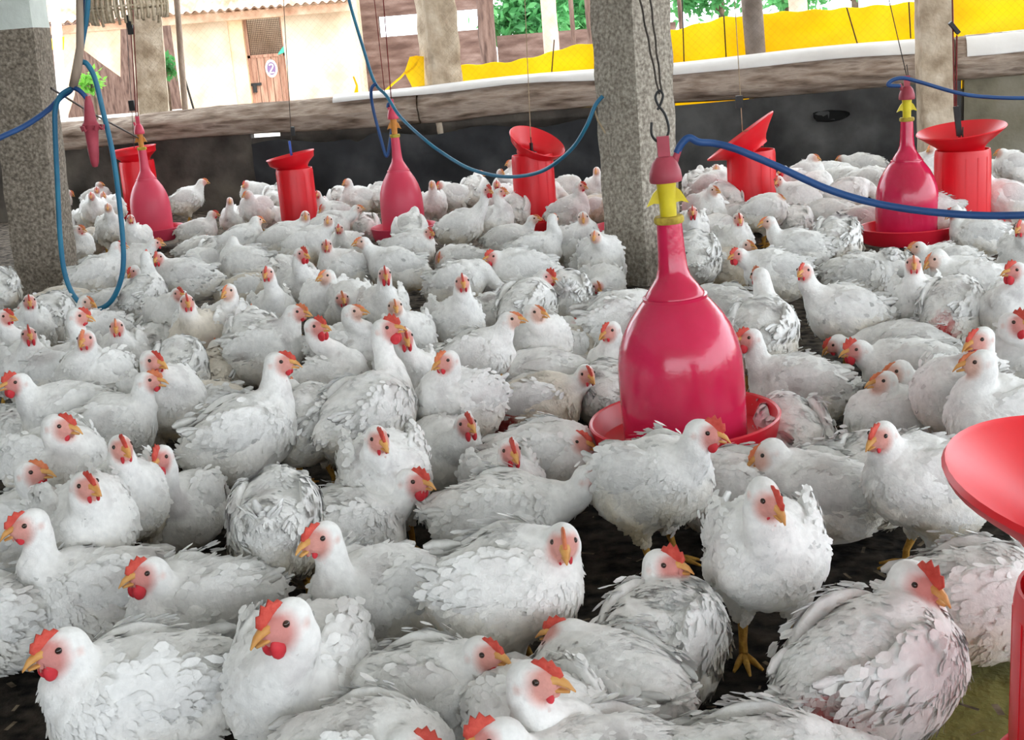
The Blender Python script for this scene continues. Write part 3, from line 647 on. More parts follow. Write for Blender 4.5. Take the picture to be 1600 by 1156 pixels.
mb = MB(); e0, e1 = PY(285, 110, 11), PY(306, 182, 11); mb.tube([e0, e0 + (e1 - e0) * ((-.08 - e0.z) / (e1.z - e0.z))], .010, 6); tag(mb.build('iron_rod', M['black']), 'thin black iron rod leaning beside the bamboo pole', 'rod')

# ---------------------------------------------------------------- building across the yard
YB = 24.0
ax_, cx_ = PY(286, 180, YB).x, PY(562, 160, YB).x
zE = 1.90
bl = empty('farm_building', ((ax_ + cx_) / 2, YB + 2, 0)); tag(bl, 'cream farm building with plank door and tiled eave across the yard', 'building')
dx0, dx1 = PY(388, 120, YB).x, PY(449, 120, YB).x; zd = 1.74
mb = MB(); mb.box((ax_, YB, -.1), (dx0 - .26, YB + .3, zE + .6)); mb.box((dx1, YB, -.1), (cx_, YB + .3, zE + .6)); mb.box((dx0 - .26, YB, zd), (dx1, YB + .3, zE + .6))
mb.box((ax_, YB + .3, -.1), (ax_ + .3, YB + 4.2, zE + .6)); mb.box((cx_ - .3, YB + .3, -.1), (cx_, YB + 4.2, zE + .6)); mb.box((ax_ + .3, YB + 3.9, -.1), (cx_ - .3, YB + 4.2, zE + .2))
mb.build('wall', M['cream'], bl)
mb = MB(); mb.box((dx0 - .26, YB + .02, -.1), (dx0, YB + .28, zd)); mb.box((dx0 - .30, YB - .10, zd), (dx1 + .05, YB + .02, zd + .13)); mb.build('door_frame', M['frame'], bl)
dr = empty('door', (dx0, YB + .2, 0)); dr.parent = bl; dr.matrix_parent_inverse = pmat(bl).inverted()
npl = 5; zl = 1.06
for i in range(npl):
    x0 = dx0 + .03 + (dx1 - dx0 - .06) * i / npl; x1 = dx0 + .03 + (dx1 - dx0 - .06) * (i + 1) / npl
    mb = MB(); mb.box((x0 + .006, YB + .19 + .006 * (i % 2), .0), (x1 - .006, YB + .225, zl + .01 * (i % 3)))
    mb.build('plank', M['door'], dr)
mb = MB(); mb.box((dx0, YB + .17, .0), (dx0 + .05, YB + .24, zd)); mb.box((dx1 - .05, YB + .17, 0), (dx1, YB + .24, zd)); mb.box((dx0, YB + .17, zl), (dx1, YB + .24, zl + .05)); mb.build('stile', M['door'], dr)
mb = MB(); n = 22
for i in range(1, n): x = dx0 + (dx1 - dx0) * i / n; mb.box((x - .004, YB + .20, zl), (x + .004, YB + .206, zd))
for i in range(1, 20): z = zl + (zd - zl) * i / 20; mb.box((dx0, YB + .20, z - .004), (dx1, YB + .206, z + .004))
mb.build('lattice', M['dark_wood'], dr)
q = PY(394, 133, YB); mb = MB(); mb.box((q.x - .08, YB + .15, q.z - .02), (q.x + .14, YB + .19, q.z + .03)); mb.box((q.x - .02, YB + .14, q.z - .14), (q.x + .05, YB + .19, q.z)); mb.build('latch', M['black'], dr)
q = PY(424, 107, YB + .18)
mb = MB(); E2 = [(q.x + .11 * math.cos(a) * s_, YB + .185 - .002, q.z + .16 * math.sin(a) * s_) for s_ in (1, .72) for a in [2 * math.pi * i / 32 for i in range(32)]]
E3 = [(x, YB + .187, z) for x, _, z in E2]
mb.add(E2 + E3, [(i, (i + 1) % 32, 32 + (i + 1) % 32, 32 + i) for i in range(32)] + [(i, 64 + i, 64 + (i + 1) % 32, (i + 1) % 32) for i in range(32)])
mb.build('number_ring', M['white_paint'], dr)
mb = MB(); mb.add([(q.x + .078 * math.cos(2 * math.pi * i / 32), YB + .186, q.z + .115 * math.sin(2 * math.pi * i / 32)) for i in range(32)], [tuple(range(32))]); mb.build('number_ground', M['sign_blue'], dr)
def strip2d(pts, w):                                          # the figure 2
    return pts
fig = smooth_path([(-.030, .045, 0), (-.012, .066, 0), (.018, .062, 0), (.030, .038, 0), (.018, .008, 0), (-.010, -.030, 0), (-.034, -.062, 0)], 5) + [Vector((-.034, -.064, 0)), Vector((0.0, -.064, 0)), Vector((.038, -.064, 0))]
mb = MB(); mb.tube([(q.x + p.x * 1.15, YB + .184, q.z + p.y * 1.15) for p in fig], .013, 6); mb.build('number_two', M['white_paint'], dr)
g0 = PY(432, 86, YB).x
mb = MB(); mb.add([(g0, YB + .15, zl + .02), (dx1, YB + .15, zl + .06), (dx1, YB + .15, zl + .20), (g0 + .02, YB + .15, zl + .06), (g0, YB + .16, zl + .02), (dx1, YB + .16, zl + .06), (dx1, YB + .16, zl + .20), (g0 + .02, YB + .16, zl + .06)], [(0, 1, 2, 3), (7, 6, 5, 4), (0, 3, 7, 4), (1, 5, 6, 2), (3, 2, 6, 7), (0, 4, 5, 1)]); mb.build('green_cloth', M['green_cloth'], bl)
mb = MB(); x0r, x1r = PY(60, 45, YB).x, cx_ + .1                # corrugated roof with a scalloped eave
def rf(k):
    return lambda u, v: (x0r + (x1r - x0r) * u, YB - .55 + 3.2 * v, zE + .03 - .02 * u + 1.35 * v + .022 * math.sin((x0r + (x1r - x0r) * u) * 42) - k)
mb.grid(rf(0), 420, 6); mb.grid(rf(.025), 420, 6); mb.build('tiled_roof', M['tile'], bl, smooth=True)
mb = MB(); mb.box((x0r, YB - .32, zE - .16), (x1r, YB - .22, zE - .02)); mb.build('eave_beam', M['tile'], bl)
# open-sided shed at the far left under the same eave
mb = MB(); mb.box((PY(40, 100, 34).x, 34, -.1), (PY(300, 100, 34).x, 34.3, 2.6)); tag(mb.build('shed_wall', M['dark_wood']), 'dark shed wall far back under the left eave', 'shed')
o = None
def ypoly(name, pts, Y, mat, label, cat, thick=.02, parent=None):
    k = len(pts); Vf = [PY(x, y, Y) for x, y in pts]; Vb = [v + Vector((0, thick, 0)) for v in Vf]; mb = MB()
    mb.add(Vf + Vb, [tuple(range(k)), tuple(range(2 * k - 1, k - 1, -1))] + [(i, k + i, k + (i + 1) % k, (i + 1) % k) for i in range(k)])
    o = mb.build(name, mat, parent); 
    if label: tag(o, label, cat)
    return o
ypoly('canvas_awning', [(98, 44), (130, 42), (188, 40), (188, 74), (188, 120), (160, 100), (128, 76), (122, 100), (116, 150), (104, 188), (99, 188)], 23.72, M['canvas'], 'tan canvas hanging from the eave behind the slim pale post', 'canvas')
ypoly('yellow_cloth', [(69, 62), (100, 57), (99, 78), (88, 80), (72, 73)], 20.0, M['yellow'], 'small yellow cloth tied high on the slim pale post', 'cloth')
# dark open shed right of the building
YS = 26.0
mb = MB()
def pbox(x0, x1, y0, y1, Y, d):
    a, b = PY(x0, y1, Y), PY(x1, y0, Y); mb.box((a.x, Y, min(a.z, b.z)), (b.x, Y + d, max(a.z, b.z)))
zA, zB = PY(620, 56, YS).z, PY(620, 24, YS).z
xa, xb, xc, xd, xe = PY(558, 100, YS).x, PY(592, 40, YS).x, PY(657, 40, YS).x, PY(706, 30, YS).x, PY(772, 60, YS).x
xf = PY(752, 30, YS).x
mb.box((xa, YS, -.1), (xe, YS + .3, zA)); mb.box((xa, YS, zB), (xe, YS + .3, zB + 2.2)); mb.box((xa, YS, zA), (xb, YS + .3, zB)); mb.box((xc, YS, zA), (xd, YS + .3, zB)); mb.box((xf, YS, zA), (xe, YS + .3, zB))
tag(mb.build('open_shed', M['shed_wall']), 'dark brown shed with two bright openings right of the cream building', 'shed')
mb = MB(); a, b = PY(776, 58, 27), PY(1010, 42, 27); mb.box((a.x, 27, -.1), (b.x + .6, 27.2, a.z + .02)); tag(mb.build('yard_wall', M['shed_wall']), 'low brown yard wall behind the posts below the tree', 'wall')

# ---------------------------------------------------------------- trees beyond the yard
def tree(px, py, Y, rad, nleaf, size, label, mat='leaf', cat='tree', name='tree', flat=.75):
    c = PY(px, py, Y); rg = np.random.default_rng(int(px)); root = empty(name, (c.x, c.y, -.06)); tag(root, label, cat)
    ncl = max(6, nleaf // 70); cl = rg.normal(size=(ncl, 3)); cl /= np.linalg.norm(cl, axis=1, keepdims=True); cl *= (rad * rg.uniform(.25, 1, (ncl, 1))) * [1, 1, flat]
    idx_ = rg.integers(0, ncl, nleaf); p = cl[idx_] + rg.normal(scale=rad * .16, size=(nleaf, 3)) + np.array(c)
    p[:, 2] = np.maximum(p[:, 2], .1)
    d1_ = rg.normal(size=(nleaf, 3)); d1_[:, 2] -= .5; d1_ /= np.linalg.norm(d1_, axis=1, keepdims=True)
    d2_ = np.cross(d1_, rg.normal(size=(nleaf, 3))); d2_ /= np.linalg.norm(d2_, axis=1, keepdims=True); d3_ = np.cross(d1_, d2_)
    s = size * rg.uniform(.7, 1.3, (nleaf, 1))
    Vv = np.stack([p, p + d1_ * s * .45 + d2_ * s * .24 + d3_ * s * .05, p + d1_ * s, p + d1_ * s * .45 - d2_ * s * .24 + d3_ * s * .05], 1).reshape(-1, 3)
    i_ = np.arange(nleaf)[:, None] * 4
    o = link('foliage', mk('foliage', Vv, [np.concatenate([i_ + [0, 1, 2], i_ + [0, 2, 3]])], [M[mat]], smooth=False), root); o.matrix_parent_inverse = pmat(root).inverted(); o['kind'] = 'stuff'
    mb = MB(); tr = max(.03, rad * .07); base = Vector((c.x, c.y, -.06))
    mb.tube([base, base + (c - base) * .5 + Vector((tr, 0, 0)), c + Vector((0, 0, rad * .3))], [tr * 1.2, tr, tr * .5], 10)
    for j in range(5):
        e = Vector(cl[j % ncl]) * .8 + c; mb.tube([base + (c - base) * (.6 + .07 * j), e], [tr * .5, tr * .15], 6)
    mb.build('trunk', M['bark'], root, smooth=True)
tree(822, 22, 29, 1.15, 1500, .24, 'green tree filling the gap left of the pinkish post')
tree(905, 5, 31, 1.1, 1100, .24, 'green tree between the pinkish post and the central pillar')
tree(1120, -42, 30, 1.25, 1300, .24, 'green tree above the tarpaulin right of the central pillar')
tree(1330, -62, 30, 1.2, 1200, .24, 'green tree above the tarpaulin left of the narrow pillar')
tree(1225, -40, 33, 1.2, 900, .24, 'pale green tree behind the short pinkish post')
tree(141, 122, 28, .34, 160, .16, 'small light green bush seen under the canvas at the left', 'palm', 'bush', 'bush')
tree(256, 104, 28, .42, 160, .18, 'small green bush in the shade left of the cream building', 'leaf', 'bush', 'bush')

# ---------------------------------------------------------------- chaff on the litter
rg = np.random.default_rng(3); n = 5200
py_ = np.concatenate([rg.uniform(1.3, 8.9, n // 3), 4.2 + 4.6 * rg.random(n - n // 3) ** .8]); px_ = rg.uniform(-.46, .46, n) * py_
an = rg.uniform(0, 6.28, n); ln = rg.uniform(.006, .03, n) * (1 + .12 * py_); wd = ln * rg.uniform(.10, .35, n)
ctr = np.stack([px_, py_, rg.uniform(.002, .008, n)], 1); t_ = np.stack([np.cos(an), np.sin(an), rg.uniform(-.15, .15, n)], 1) * ln[:, None] / 2; s_ = np.stack([-np.sin(an), np.cos(an), np.zeros(n)], 1) * wd[:, None] / 2
Vc = np.stack([ctr - t_ - s_, ctr + t_ - s_, ctr + t_ + s_, ctr - t_ + s_], 1).reshape(-1, 3)
kc = (ctr - np.array(WA)) @ np.array(WN) > 0.06; Vc = Vc.reshape(-1, 4, 3)[kc].reshape(-1, 3); n = int(kc.sum())
o = link('chaff', mk('chaff', Vc, [np.arange(n * 4).reshape(n, 4)], [M['chaff']], smooth=False))
tag(o, 'scattered straw and chaff on the dark litter floor', 'litter', kind='stuff')

HENS = """
85 308 90 s 107 301 85 d
150 303 60 s 155 288 60 n
147 322 0 s 143 305 -10
174 318 -30 s 161 304 15 r
151 312 0 s 151 296 0
130 337 0 t 129 321 0 n
172 349 0 s 169 323 -8 n
96 350 170 t - - - u
213 366 -20 s 204 341 0
115 378 45 s 122 358 70
140 370 150 t - - - y
149 420 90 s 184 384 95 
207 405 60 s 242 380 90
222 455 150 s 228 400 165 g
225 432 -50 t 208 422 -50 d
290 306 90 s 316 284 90 
308 355 80 t 332 334 78
336 386 170 t 324 373 180 n
320 402 -60 t 299 404 -15 d
312 387 100 t - - -
292 424 -100 s 247 402 -20 c
366 335 -20 t 359 313 0 n
401 297 -60 s 384 287 -35
400 319 -40 s 387 303 -50 n
430 303 160 s - - - r
417 337 80 t 449 313 65 c
374 369 85 s 401 344 115 n
437 367 85 s 477 336 0 n
494 321 15 s 496 303 -10
527 331 -75 s 507 323 -60 d
560 304 -60 s 543 284 -50 n
531 306 180 s - - - w
512 347 90 s 557 326 85 n
478 375 70 s 513 344 -10 n
540 376 -20 t 530 357 -10
541 410 -70 s 510 382 0
467 440 10 s 470 396 40 c
385 404 -110 s 364 376 180 n
385 446 100 t - - - y
427 418 100 t - - -
620 408 -90 s 567 378 -70 n
571 349 180 t - - - r
593 300 170 s - - -
676 310 0 s 675 287 -10 n
705 299 -65 s 688 288 -40 u
722 312 -80 t 698 314 -60 d
741 290 160 s 748 271 110 n
785 302 0 s 776 287 0
793 288 20 s 782 269 30 n
806 283 -60 s 799 254 -75 n
718 345 75 s 760 297 40 c
768 336 60 s 781 300 75
640 354 180 s 648 329 180 n
638 380 75 s 669 363 30
722 402 -90 t 690 400 -20
712 432 80 s - - - g
816 412 -80 s 772 401 -60 c
750 452 70 t 761 431 60 d
822 467 150 s 852 432 60 c
886 452 180 s - - - u
940 425 20 t 931 445 30 d
938 392 15 s 930 368 -10 n
934 414 40 t 949 409 40
962 488 95 s - - - g
975 560 -50 t 954 515 -40
882 545 130 t 891 506 80 dy
842 528 30 s 834 487 60 n
737 550 82 s 796 499 75 n
708 492 20 s 722 440 5
770 482 20 t - - - g
845 566 -85 t 778 566 10 d
832 617 85 t 916 583 20 wy
718 612 -50 s 699 562 -50
637 578 10 s 632 525 10 c
570 630 130 s 601 513 70 cg
636 518 0 s 617 478 5 n
597 466 0 s 601 427 5 c
510 462 -20 s 511 431 -50 n
548 462 10 s 534 466 10 
538 535 50 s 550 487 75 n
506 590 75 s 492 510 50 c
412 533 75 s 462 487 65 g
422 475 10 s 418 426 -15
352 499 -10 s 357 454 -30 n
395 518 178 s 394 487 180 n
266 486 20 s 278 459 30
313 512 -10 s 292 471 5 y
279 560 170 s - - - 
236 527 170 t - - -
250 508 150 t - - -
189 543 0 s 182 510 -5
152 507 -60 s 135 471 40 n
100 568 55 s 121 493 70
148 578 -35 s 134 529 -20
42 502 0 s 46 470 0
78 488 160 s - - - u
40 562 10 s 45 522 5 c
12 545 30 s 6 494 50
-2 440 180 s - - -
100 466 -100 t - - - y
172 470 90 t - - -
112 632 -80 s 28 597 -70 c
165 655 80 s 230 594 70 o
252 610 30 s 237 562 40
85 716 40 s 90 664 60
30 805 60 t 46 737 60
135 812 15 s 133 757 25
193 770 10 s 189 697 15
284 788 -25 t 252 713 -25 c
430 800 170 s - - - u
375 665 100 s 435 565 68
340 578 180 t 337 541 180 ny
318 625 -70 t - - - y
478 648 150 s 455 605 170 n
12 668 180 t - - - r
155 905 -85 t 46 817 -75
318 950 -70 t 232 893 -60 cr
225 1085 -80 t 97 1010 -65 cb
470 1050 -20 t 447 967 -55 cb
592 935 -45 t 503 838 -50 o
535 838 100 t 642 750 60 cr
600 738 0 s 590 683 20 r
690 690 10 t 728 662 20 c
785 748 20 t 797 702 15 c
850 706 80 t 896 688 70
780 805 85 t 922 744 75 c
790 912 75 s 880 843 0 
660 1085 75 t 755 1018 45
850 1125 30 t 832 1060 65
955 1190 -80 t 778 1150 -80 c
570 1195 70 t 645 1166 60 c
950 1072 -130 t 888 990 -110
1015 745 55 s 1098 674 75 c
1196 855 10 s 1197 773 40 d
1150 768 -100 t - - -
1275 752 -90 t 1200 705 -80 dn
1236 668 -165 t - - -
1452 752 -60 s 1377 678 -30
1362 745 170 t - - - rg
1402 650 -80 t 1382 594 -60 n
1478 622 -85 t 1403 578 -60 n
1572 640 -60 s 1530 564 -75 n
1500 578 -30 s 1532 528 -45
1600 545 60 s 1569 507 60 c
1590 575 40 t 1576 537 40 
1425 562 -80 t 1340 545 -60 c
1416 532 -90 t 1300 543 -70 d
1250 590 -85 t 1172 527 -60 c
1326 475 -75 s 1257 423 -20
1215 415 -75 s 1154 397 -50 c
1190 505 170 s 1187 430 -150
1137 408 50 t 1166 383 50 ny
1130 470 -120 t - - - 
1087 388 180 s - - - 
1144 370 10 s 1154 341 10
1118 352 -30 t 1095 351 -20 d
1076 350 0 s 1082 330 0 c
1099 318 40 s 1114 297 45 n
1132 304 -150 s 1123 287 -20
1105 283 90 s - - -
1089 285 180 s 1094 263 180 n
1122 275 0 s 1119 262 0 n
1250 378 -80 s 1201 346 -65 on
1308 364 170 s - - - rg
1192 322 90 s 1212 309 80 n
1220 327 100 t - - - g
1243 339 180 t - - - r
1152 331 90 t - - - r
1242 281 -60 s 1224 265 -40 c
1249 301 -70 s 1216 281 -20
1256 266 80 s 1270 246 75 n
1290 266 100 t - - - u
1268 284 90 s 1296 294 90 dn
1320 297 100 s - - -
1322 275 -80 t - - -
1303 326 -90 t - - - w
1336 338 90 t - - - g
1350 252 -90 t 1316 247 -100 n
1356 273 90 t - - -
1453 256 -60 s 1455 231 -30 n
1464 322 -90 s - - -
1588 252 -80 s 1565 238 -70 n
1579 301 -85 s 1536 273 -70 d
1546 262 -100 t - - - u
1530 358 -85 t 1491 330 -70 d
1604 385 0 s 1596 355 -20
1594 472 -30 s 1588 422 -50 c
1478 402 -70 t 1434 386 -65 n
1516 430 -75 s 1462 402 -60 dn
1432 464 5 s 1427 411 5
1390 414 180 t - - - u
1342 417 90 t - - -
1488 462 160 s - - - gw
1362 1045 140 t 1430 906 50 cwb
1528 935 100 t - - -
1033 1030 150 t 1035 880 60 cwr
1190 1218 90 t - - -
-20 970 -90 t - - -
950 597 180 t - - - g
794 367 80 t 833 342 72 n
834 383 85 s 864 341 150 n
838 326 80 t 866 313 10
898 368 60 s 911 339 0 n
887 322 75 s 906 290 68
842 302 90 s - - - r
877 290 60 s - - - 
933 289 0 s 932 266 -10 n
929 318 90 t - - - y
803 321 180 s 802 304 180 n
955 377 90 t - - -
"""

# ---------------------------------------------------------------- hens
def fwd2(yaw):                            # local forward of yaw 0 is -Y
    return np.array([math.sin(yaw), -math.cos(yaw), 0.0])
def ell_sdf(P, c, r, ax=None):
    q = P - c
    if ax is not None: q = q @ ax.T
    q0 = q / r; q1 = q0 / r
    k0 = np.sqrt((q0 * q0).sum(-1)); k1 = np.sqrt((q1 * q1).sum(-1)) + 1e-9
    return k0 * (k0 - 1.0) / k1
def cap_sdf(P, a, b, ra, rb):
    pa = P - a; ba = b - a; h = np.clip((pa @ ba) / (ba @ ba + 1e-12), 0, 1)
    return np.sqrt(((pa - h[..., None] * ba) ** 2).sum(-1)) - (ra + (rb - ra) * h)
def smin(a, b, k):
    h = np.clip(0.5 + 0.5 * (b - a) / k, 0, 1)
    return b + (a - b) * h - k * h * (1 - h)
def axes_from(fd, up=np.array([0, 0, 1.0])):
    f = fd / np.linalg.norm(fd); s = np.cross(f, up); s /= np.linalg.norm(s); u = np.cross(s, f)
    return np.array([s, f, u])
def lump(P, rng, wl, n=7):
    out = np.zeros(len(P))
    for _ in range(n):
        k = rng.normal(size=3); k *= 2 * math.pi / (wl * rng.uniform(0.7, 1.5)) / np.linalg.norm(k)
        out += np.sin(P @ k + rng.uniform(0, 6.28))
    return out / math.sqrt(n)
def feathers(pos, nrm, lay, L, W, lift, rng, col):
    n = len(pos)
    t = lay - nrm * (lay * nrm).sum(1, keepdims=True)
    t += rng.normal(scale=0.16, size=t.shape); t -= nrm * (t * nrm).sum(1, keepdims=True)
    t /= np.linalg.norm(t, axis=1, keepdims=True) + 1e-9
    b = np.cross(nrm, t)
    L = (L * rng.uniform(0.75, 1.25, n))[:, None]; W = (W * rng.uniform(0.8, 1.2, n))[:, None]; lf = lift[:, None] * L
    p = pos - nrm * 0.0015
    V = np.stack([p, p + t * L * .42 - b * W * .5 + nrm * lf * .30, p + t * L * .42 + b * W * .5 + nrm * lf * .30,
                  p + t * L * .80 - b * W * .42 + nrm * lf * .7, p + t * L * .80 + b * W * .42 + nrm * lf * .7, p + t * L + nrm * lf], 1).reshape(-1, 3)
    i = np.arange(n)[:, None] * 6
    T = np.concatenate([i + [0, 1, 2], i + [3, 5, 4]]); Q = i + [1, 3, 4, 2]
    tone = rng.uniform(0.92, 1.04, (n, 1)); dk = rng.random(n) < 0.03; tone[dk] *= rng.uniform(0.62, 0.9, (dk.sum(), 1))
    cc = np.repeat(np.clip(col * tone, 0, 0.92), 6, 0)
    N6 = np.repeat(nrm, 6, 0) * 0.7 + np.repeat(np.cross(t, b), 6, 0) * -0.0
    cn = nrm - t * lf * 1.2
    N6 = N6 + np.repeat(cn, 6, 0) * 0.45; N6 /= np.linalg.norm(N6, axis=1, keepdims=True)
    return V, T, Q, cc, N6
def blade(p, t, side, L, W, bend, nrm, thick=0.0015):       # one long feather, a thin closed leaf
    V = []
    for u, w in ((0, .35), (.35, .9), (.75, 1.0), (1.0, .35)):
        c = p + t * (L * u) + nrm * (bend * u * u)
        V += [c - side * W * w / 2, c + nrm * thick, c + side * W * w / 2, c - nrm * thick]
    Fq = []
    for k in range(3):
        for j in range(4):
            Fq.append([k * 4 + j, k * 4 + (j + 1) % 4, k * 4 + 4 + (j + 1) % 4, k * 4 + 4 + j])
    Fq.append([3, 2, 1, 0]); Fq.append([12, 13, 14, 15])
    if np.dot(np.cross(side, nrm), t) > 0: Fq = [q[::-1] for q in Fq]
    return V, Fq
UVS = {}
def uv_sphere(nu=10, nv=7):
    if (nu, nv) not in UVS:
        V = [(0, 0, -1)]
        for j in range(1, nv):
            th = -math.pi / 2 + math.pi * j / nv
            V += [(math.cos(th) * math.cos(2 * math.pi * i / nu), math.cos(th) * math.sin(2 * math.pi * i / nu), math.sin(th)) for i in range(nu)]
        V.append((0, 0, 1))
        T = [(0, 1 + (i + 1) % nu, 1 + i) for i in range(nu)] + [(len(V) - 1, 1 + (nv - 2) * nu + i, 1 + (nv - 2) * nu + (i + 1) % nu) for i in range(nu)]
        Q = [(1 + j * nu + i, 1 + j * nu + (i + 1) % nu, 1 + (j + 1) * nu + (i + 1) % nu, 1 + (j + 1) * nu + i) for j in range(nv - 2) for i in range(nu)]
        UVS[nu, nv] = (np.array(V), np.array(T), np.array(Q))
    return UVS[nu, nv]
WHITE = np.array([0.86, 0.855, 0.835])
def toe_mesh(pts, rad, n=6):
    mb = MB(); mb.tube([Vector(p) for p in pts], list(rad), n)
    q = [f for f in mb.f if len(f) == 4]; e = [f for f in mb.f if len(f) == n]
    return np.array([tuple(v) for v in mb.v]), q, e

def make_hen(i, loc, yaw, sc, zc, sit, H, hyaw, flags, dist):
    """H: head centre in the hen's own frame (metres, unscaled) or None; hyaw: world yaw of the head"""
    rng = np.random.default_rng(1000 + i)
    f = np.array([0, -1.0, 0]); up = np.array([0, 0, 1.0]); lat = np.array([1.0, 0, 0])
    Cc = np.array([0, 0, zc])
    hidden = H is None
    if hidden:                                             # head reaching forward and down, out of sight
        H = Cc + f * 0.205 + up * (0.01 if sit else -0.03); hdir = np.array([0, -0.8, -0.6])
    else:
        a = hyaw - yaw
        pit = R(-32) if 'd' in flags else R(rng.uniform(-14, 2))
        hd = fwd2(a); hdir = hd * math.cos(pit) + up * math.sin(pit)
    tiltup = rng.uniform(0.06, 0.22) if sit else rng.uniform(0.22, 0.48)
    bf = f * math.cos(tiltup) + up * math.sin(tiltup); bax = axes_from(bf)
    fat = rng.uniform(0.94, 1.07)
    rump_up = 0.03 if 'u' in flags else 0.0
    parts = [
        (Cc + bf * 0.0, (0.097 * fat, 0.118, 0.095 * fat), bax, 0.0),
        (Cc + bf * 0.062 - up * 0.004, (0.088 * fat, 0.078, 0.090), bax, 0.03),
        (Cc - bf * 0.080 + up * (0.012 + rump_up), (0.072, 0.066, 0.066), bax, 0.04),
        (Cc - bf * 0.02 - up * 0.025, (0.090 * fat, 0.10, 0.070), bax, 0.03)]
    # neck: a bent chain from the breast to the nape
    hx = axes_from(hdir)
    nb0 = Cc + bf * 0.070 + up * 0.015
    nape = H - hdir * 0.010 - hx[2] * 0.006
    span = np.linalg.norm(nape - nb0)
    c1 = nb0 + bf * min(0.07, span * 0.45) + up * 0.02
    c2 = nape - up * min(0.075, span * 0.45) - hdir * 0.016 if not hidden else nape + up * 0.03 - f * 0.03
    ts = np.linspace(0, 1, 8)
    B = [(1 - t) ** 3 * nb0 + 3 * (1 - t) ** 2 * t * c1 + 3 * (1 - t) * t * t * c2 + t ** 3 * nape for t in ts]
    rad = np.interp(ts, [0, .25, .5, .75, 1], [0.058, 0.042, 0.030, 0.0250, 0.0235])
    h = 0.0056 if dist < 2.7 else 0.0070 if dist < 4.2 else 0.009 if dist < 6 else 0.0115
    leg = not sit
    pts = [Cc + 0.16 * s for s in (f, -f, lat * .85, -lat * .85, up, -up)] + [H + 0.05 * s for s in (f, -f, lat, -lat, up, -up)]
    lo = np.min(pts, 0) - 0.02; hi = np.max(pts, 0) + 0.02
    lo[2] = max(lo[2], -0.01)
    if leg: lo[2] = 0.03
    n = np.ceil((hi - lo) / h).astype(int) + 1
    gx, gy, gz = np.meshgrid(*[lo[k] + h * np.arange(n[k]) for k in range(3)], indexing='ij')
    P = np.stack([gx, gy, gz], -1).astype(np.float32)
    D = ell_sdf(P, parts[0][0], np.array(parts[0][1]), parts[0][2])
    for c, r, ax, k in parts[1:]: D = smin(D, ell_sdf(P, c, np.array(r), ax), k)
    tb = Cc - bf * 0.108 + up * (0.03 + rump_up * 1.5)
    D = smin(D, cap_sdf(P, tb, tb - bf * 0.045 + up * (0.012 + rump_up), 0.036, 0.014), 0.035)
    for a, b, ra, rb in zip(B[:-1], B[1:], rad[:-1], rad[1:]): D = smin(D, cap_sdf(P, a, b, ra, rb), 0.016)
    D = smin(D, ell_sdf(P, H - hdir * 0.002, np.array([0.0215, 0.031, 0.0245]), hx), 0.013)
    D = smin(D, ell_sdf(P, H + hdir * 0.018 - hx[2] * 0.006, np.array([0.0165, 0.022, 0.0165]), hx), 0.012)
    if leg:
        for sx in (-1, 1):
            D = smin(D, cap_sdf(P, np.array([sx * .050, 0.005, zc - .045]), np.array([sx * .046, -.015, 0.088]), 0.048, 0.017), 0.025)
    g = vdb.FloatGrid(background=1.0); g.copyFromArray(D.astype(np.float32))
    V, Q = g.convertToQuads(0.0)
    V = V * h + lo
    Q = Q[:, ::-1].astype(np.int64)
    # normals
    fn = np.cross(V[Q[:, 2]] - V[Q[:, 0]], V[Q[:, 3]] - V[Q[:, 1]])
    N = np.zeros_like(V)
    for k in range(4): np.add.at(N, Q[:, k], fn)
    N /= np.linalg.norm(N, axis=1, keepdims=True) + 1e-12
    if ((V - Cc) * N).sum() < 0: N = -N; Q = Q[:, ::-1]
    dh = np.linalg.norm(V - H, axis=1)
    away = np.clip((dh - 0.03) / 0.05, 0, 1)
    ruf = 1.7 if 'r' in flags else 1.0
    V = V + N * ((lump(V, rng, 0.085) * 0.0035 * ruf + lump(V, rng, 0.035) * 0.0014 * ruf) * away)[:, None]
    V[:, 2] = np.maximum(V[:, 2], 0.004)
    # colour of the coat: dirt, yellowed belly, bare red skin of the face
    col = np.tile(WHITE, (len(V), 1))
    def blend(c, mk_): 
        nonlocal col
        mk_ = np.clip(mk_, 0, 1)[:, None]; col = col * (1 - mk_) + np.array(c) * mk_
    yel = rng.uniform(0.30, 0.85) + (0.55 if 'y' in flags else 0)
    low = np.clip((Cc[2] + 0.03 - V[:, 2]) / 0.10, 0, 1) * away
    blend((0.62, 0.50, 0.30), low * yel * (0.7 + 0.3 * lump(V, rng, 0.09)))
    if 'y' in flags: blend((0.60, 0.47, 0.29), 0.45 * away)
    dirt = rng.uniform(0.12, 0.60) + (0.5 if 'g' in flags else 0)
    hiz = np.clip((V[:, 2] - Cc[2] + 0.05) / 0.08, 0, 1)
    blend((0.42, 0.38, 0.38), np.clip(lump(V, rng, 0.10) - 0.50, 0, 1) * dirt * away * hiz)
    blend((0.25, 0.19, 0.15), np.clip(lump(V, rng, 0.045) - 1.15, 0, 1) * dirt * 0.9 * away)
    if 'w' in flags:
        cv_ = Matrix.Rotation(-yaw, 3, 'Z') @ Vector((-loc.x, -loc.y, 0)).normalized(); cv_ = np.array(cv_[:])
        wp = Cc + cv_ * 0.070 - bf * 0.075 - up * 0.030; wp2 = wp - up * 0.03 - bf * 0.02
        for w0 in (wp, wp2):
            blend((0.42, 0.06, 0.055), 2.0 * np.clip(1 - np.linalg.norm((V - w0) * [1, 1, .6], axis=1) / 0.060 + 0.15 * lump(V, rng, 0.03), 0, 1))
    young = 'n' in flags
    fc = H + hdir * 0.020 - hx[2] * 0.004
